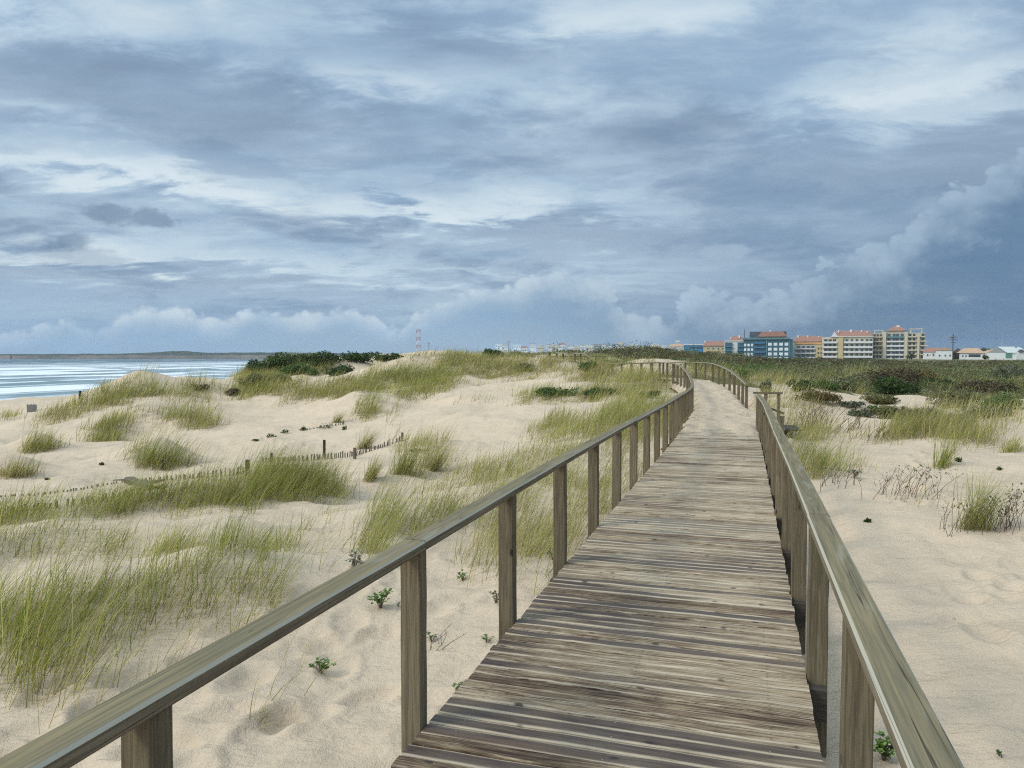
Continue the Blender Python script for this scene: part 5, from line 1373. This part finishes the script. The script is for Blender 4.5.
# far skyline
FAR = 1500
far_lib = []
r_ = random.Random(5)
def far_house(w, h, wm, rm, kind):
    k = FAR / F; o = empty('town_house', (0, 0, 0), 0, None, 'house', 'distant town houses on the horizon')
    MB().box(-w * k / 2, w * k / 2, 0, 12, -12, h * k).build('wall', wm, o)
    m_ = MB()
    if kind:
        a = w * k / 2 + .6; z = h * k; m_.add([(-a, -.6, z), (a, -.6, z), (a, 12.6, z), (-a, 12.6, z), (-a * .6, 6, z + 1.7 * k), (a * .6, 6, z + 1.7 * k)], [(0, 1, 5, 4), (2, 3, 4, 5), (3, 2, 1, 0)], [(1, 2, 5), (3, 0, 4)])
    else: m_.box(-w * k / 2 - .4, w * k / 2 + .4, -.4, 12.4, h * k, h * k + .9)
    m_.build('roof', rm, o)
    b = MB()
    n = max(2, int(w / 1.6))
    for i in range(n):
        for j in range(max(1, int(h / 2))): b.box((-w / 2 + (i + .5) * w / n) * k - .8, (-w / 2 + (i + .5) * w / n) * k + .8, -.2, .1, j * 2 * k + .9, j * 2 * k + 2.6)
    b.build('windows', M_GLASS, o); return o
lib = [far_house(6, 4.2, M_WHITE, M_GREY, 0), far_house(8, 3.2, M_WHITE, M_TILE, 1), far_house(5, 5.2, M_CREAM, M_TILEP, 1), far_house(11, 4.6, M_GREY, M_GREY, 0), far_house(7, 3.8, M_CREAM, M_WHITE, 0), far_house(9, 2.6, M_SHUT, M_SHUT, 0)]
used = set()
def town(i, px, top, label, Y=FAR):
    o = lib[i] if i not in used else dup(lib[i]); used.add(i)
    h = (4.2, 4.9, 6.9, 4.6, 3.8, 2.6)[i]; p = W(px, top + h, Y); o.location = tuple(p); o.rotation_euler = (0, 0, -math.atan((px - CX) / F)); o['label'] = label
town(3, 598, 344.6, 'long grey block on the horizon below the cream-topped block'); town(2, 620, 342.2, 'tallest cream block with orange top on the horizon left of the heath')
town(1, 562, 343.0, 'white house with a vivid red roof on the distant skyline'); town(0, 583, 344.4, 'pale block beside the red-roofed house on the distant skyline'); town(5, 516, 345.2, 'bright white low building at the left end of the distant town')
PLAIN = 'small pale house in the distant row of town roofs on the horizon'
for px in (505, 524, 533, 541, 549, 555, 571, 577, 590, 605, 611, 628, 634, 641, 648, 655, 662, 500):
    town(r_.choice([0, 4, 5, 4, 0, 1]), px, 345.0 + r_.uniform(-1.4, 1.2), PLAIN, FAR + r_.uniform(-60, 90))
for i, o in enumerate(lib):
    if i not in used: town(i, 667 + i, 346.5, PLAIN)
# masts
def banded_mast(px, pyt, pyb, Y, w, label):
    k = Y / F; p = W(px, pyb, Y); o = empty('radio_mast', tuple(p), 0, label, 'mast', 'masts on the horizon'); H = (pyb - pyt) * k; n = 8
    red, wht = MB(), MB()
    for i in range(n):
        b = red if i % 2 else wht
        for sx in (-1, 1):
            for sy in (-1, 1): b.box(sx * w * k - .35, sx * w * k + .35, sy * w * k - .35, sy * w * k + .35, H * i / n, H * (i + 1) / n - .05)
        z = H * (i + 1) / n
        for sy in (-1, 1):
            b.box(-w * k + .8, w * k - .8, sy * w * k - .3, sy * w * k + .3, z - 1.6, z - .2)
            b.bar((-w * k, sy * w * k, H * i / n), (w * k, sy * w * k, z), .5, .5)
    red.build('red_band', flat('mast_red', (.40, .30, .29)), o); wht.build('white_band', flat('mast_white', (.55, .56, .58)), o)
banded_mast(418.5, 329.5, 360, 1250, 1.7, 'red and white banded lattice mast above the seaward dune')
B = Bld('radio_mast', 'thin grey pole with a small head right of the banded mast', 'mast', 429, 360, 1700, 'masts on the horizon'); B.box('pole', 428.6, 429.3, 343.6, 360, 0, 1.5, M_GREY); B.box('head', 427.9, 430, 342.6, 343.6, -.8, 2.3, M_GREY)
B = Bld('radio_mast', 'small mast over the left end of the distant town', 'mast', 508.5, 356, 1600, 'masts on the horizon'); B.box('pole', 508.2, 508.9, 340.6, 356, 0, 1.4, M_GREY); B.box('cross_arm', 506.4, 510.8, 341.6, 342.2, -.3, .9, M_GREY)
B = Bld('beacon', 'little reddish harbour beacon at the left end of the breakwater', 'beacon', 11, 362, 1400); B.box('base', 9.4, 12.8, 358.6, 362, 0, 5, M_GREY); B.box('tower', 10.4, 11.8, 354.6, 358.6, 1, 3.6, flat('beacon_red', (.35, .12, .09)))
B = Bld('bunker', 'small grey concrete box peeping over the dune right of the masts', 'bunker', 444, 358, 140); B.box('wall', 439, 448, 352.6, 360, 0, 3, M_GREY); B.box('roof', 438.4, 448.6, 352.0, 352.55, -.2, 3.2, M_GREY)

# ------------------------------------------------------------------ far stairway over the dune
B = Bld('stairway', 'distant timber stairway with sloping rails crossing the far dune', 'stairway', 575, 362, 58)
B.box('deck', 546, 606, 357.6, 358.6, 0, 1.6, M_POST)
for x, yt in ((549.5, 354.4), (556.5, 354.6), (563, 354.8), (575, 355), (581, 355), (588, 356), (596, 357)):
    for d in (0.05, 1.5): B.box('post', x - .8, x + .8, yt, 366, d - .08, d + .10, M_BEAM)
m_ = MB()
for d in (.0, 1.5):
    m_.bar((B.X(556), d, B.Z(354.4)), (B.X(564), d, B.Z(354.6)), .15, .09); m_.bar((B.X(564), d, B.Z(354.6)), (B.X(570), d, B.Z(359.6)), .15, .09)
    m_.bar((B.X(573), d, B.Z(354.8)), (B.X(583.4), d, B.Z(354.9)), .15, .09); m_.bar((B.X(583.4), d, B.Z(354.9)), (B.X(592), d, B.Z(360.4)), .15, .09)
m_.build('handrail', simple('bleached_timber', (.42, .38, .30), .85, .15, 3.0), B.o)
B.o.location.z += .12

# ------------------------------------------------------------------ paling fences, stakes, driftwood
M_PALE = simple('paling_timber', (.15, .125, .10), .85, .35, 9.0)
pale_me = MB().box(-.015, .015, -.008, .008, -.35, .50).mesh('paling'); pale_me.materials.append(M_PALE)
def fence(pts, n, h0, h1, label, posts=()):
    P = np.array(pts, float); c = np.concatenate([[0], np.cumsum(np.hypot(*np.diff(P, axis=0).T))]); q_ = np.linspace(0, c[-1], n)
    W3 = cast(np.interp(q_, c, P[:, 0]), np.interp(q_, c, P[:, 1])); W3 = W3[~np.isnan(W3[:, 0])]
    o0 = W3[0]; root = empty('paling_fence', tuple(o0), 0, label, 'fence', 'half-buried paling fences'); r = random.Random(n)
    top = []
    for i, w in enumerate(W3):
        h = h0 + (h1 - h0) * i / max(1, len(W3) - 1); h *= r.uniform(.75, 1.15)
        o = bpy.data.objects.new('paling', pale_me); COL.objects.link(o); o.parent = root
        o.location = (w[0] - o0[0], w[1] - o0[1], float(ground(w[0], w[1])[0]) - o0[2] - .5 + h); o.rotation_euler = (r.gauss(0, .05), r.gauss(.03, .07), r.gauss(0, .3))
        top.append((w[0] - o0[0], w[1] - o0[1] - .012, w[2] - o0[2] + h * .55))
    if h1 > .2:
        k = [t for i, t in enumerate(top) if h0 + (h1 - h0) * i / len(top) > .16]
        if len(k) > 2: MB().tube(k[::2], .004, .004, 4, False).build('wire', M_SLATE, root)
    for (px, py, h) in posts:
        w = at(px, py); MB().tube([(0, 0, -.4), (.01, 0, h)], .05, .046, 8).build('post', M_PALE, root, False, tuple(w - o0))
fence([(-30, 499), (0, 497), (40, 495), (80, 490), (118, 483), (133, 481)], 44, .05, .07, 'dotted line of almost buried palings at the left, ending at the driftwood')
fence([(132, 481), (160, 480), (200, 478), (230, 476), (246, 473)], 42, .05, .24, 'paling fence growing taller from the driftwood to the big grass clump', [(247, 475, .42)])
fence([(-20, 515), (0, 513), (40, 509), (80, 504), (120, 498), (142, 494)], 34, .09, .12, 'buried palings just above the long grass band at the left')
fence([(262, 462), (300, 461), (330, 459), (354, 456), (380, 448), (402, 440)], 80, .15, .18, 'bent paling fence in the middle, behind the round lone tuft', [(354.5, 459, .32), (402, 441, .3)])
fence([(300, 431), (320, 428), (345, 424)], 26, .06, .15, 'short row of dark palings on the slope below the shrubs')
def stake(px, py, h, r, label):
    w = at(px, py); o = MB().tube([(0, 0, -.4), (.01, 0, h * .5), (.015, 0, h)], r, r * .92, 9).build('stake', simple('dark_stake', (.035, .028, .025), .8, .3, 12), None, False, tuple(w)); tag(o, label, 'stake', 'dark wooden stakes in the dunes')
stake(163.5, 470, .34, .06, 'dark stake on open sand below the crescent grass clump')
stake(324, 455, .52, .05, 'tallest dark stake behind the middle paling fence')
stake(271, 466, .38, .045, 'thin stake above the biggest grass mound')
stake(80, 399, .55, .09, 'small dark stake at the top of the beach near the surf')
stake(247, 478, .34, .045, 'stake at the tall end of the left paling fence')
w0 = at(140, 487)
B_ = MB(); a = np.array(at(127, 482)) - w0; b_ = np.array(at(150, 490)) - w0
B_.tube([a + (0, 0, .05), a * .5 + (0, 0, .12), (0, 0, .10), b_ * .6 + (0, 0, .12), b_ + (0, 0, .03)], .10, .07, 8); B_.tube([b_ * .6 + (0, 0, .1), b_ + (.3, -.1, .2)], .05, .02, 6); B_.tube([a * .9 + (0, 0, .08), a + (-.4, 0, .05)], .03, .015, 5)
tag(B_.build('driftwood', simple('grey_driftwood', (.10, .085, .072), .9, .35, 7.0), None, False, tuple(w0)), 'grey driftwood log lying where the two left fences meet', 'driftwood')
w0 = at(32, 412); B_ = MB()
for k in range(9): B_.box(-.45 + .1 * k, -.365 + .1 * k, -.03, .03, -.4, .78 - .03 * (k % 3))
pn = empty('board_panel', tuple(w0), .2, 'grey upright board panel half buried on the crest above the beach', 'panel'); M_PAN = simple('panel_boards', (.25, .23, .21), .85, .2, 5.0); B_.build('boards', M_PAN, pn); MB().box(-.46, .45, .035, .09, .45, .53).build('batten', M_PAN, pn)
def low_plant(px, py, wpx, hpx, label):
    p = at(px, py); m = p[1] / F; V, Q, C = leaf_cloud(wpx * m / 1.8, wpx * m / 2.2, hpx * m, 90, max(.03, m * .9), PAL['dark'], 4, int(px)); root = empty('creeping_plant', tuple(p), 0, label, 'plant', 'dark creeping plants on the dune slope')
    link('foliage', np_mesh('foliage', V, Q, cols={'tint': C}), M_LEAF, root)
    MB().tube([(-wpx * m * .4, 0, .02), (0, 0, .05), (wpx * m * .4, .05, .02)], m * .3, m * .2, 5, False).build('stems', M_TWIG, root)
low_plant(255, 441, 9, 3, 'leftmost dark plant of the line creeping over the bare slope'); low_plant(271, 437, 11, 4, 'broadest dark plant of the line creeping over the bare slope'); low_plant(284, 433, 10, 4, 'dark plant in the line just below the bare slope, near the stake tops')
low_plant(302, 430, 8, 5, 'dark plant heading the row of shoots below the shrubs'); low_plant(325, 428, 22, 6, 'long strip of dark shoots on the bare slope below the shrubs'); low_plant(344, 430, 6, 6, 'upright dark plant at the right end of the strip of shoots')
low_plant(101, 465, 6, 3, 'dark lump of weed on open sand left of the crescent clump'); low_plant(47, 480, 6, 2, 'flat dark weed on the sand under the small sand cone'); low_plant(162, 488, 12, 4, 'dark weed heaped against the right end of the driftwood'); low_plant(420, 452, 22, 5, 'dark green creeper at the foot of the tufts right of the middle fence')
low_plant(868, 522, 6, 3, 'dark lump lying alone on the smooth right-hand sand'); low_plant(958, 462, 7, 5, 'dark dry weed at the right end of the small tuft'); low_plant(1000, 470, 5, 3, 'dark speck of weed on the pale sand near the right edge')

# ------------------------------------------------------------------ salt haze
m, s = newmat('salt_haze'); v = s.node('ShaderNodeVolumePrincipled'); v.inputs['Color'].default_value = (.80, .88, 1.0, 1); v.inputs['Density'].default_value = .00009; v.inputs['Anisotropy'].default_value = .0
s.l.new(v.outputs[0], s.out.inputs['Volume'])
tag(MB().box(-2600, 2600, -2600, 2600, -14, 52).build('haze', m), kind='stuff')
S.cycles.volume_bounces = 0
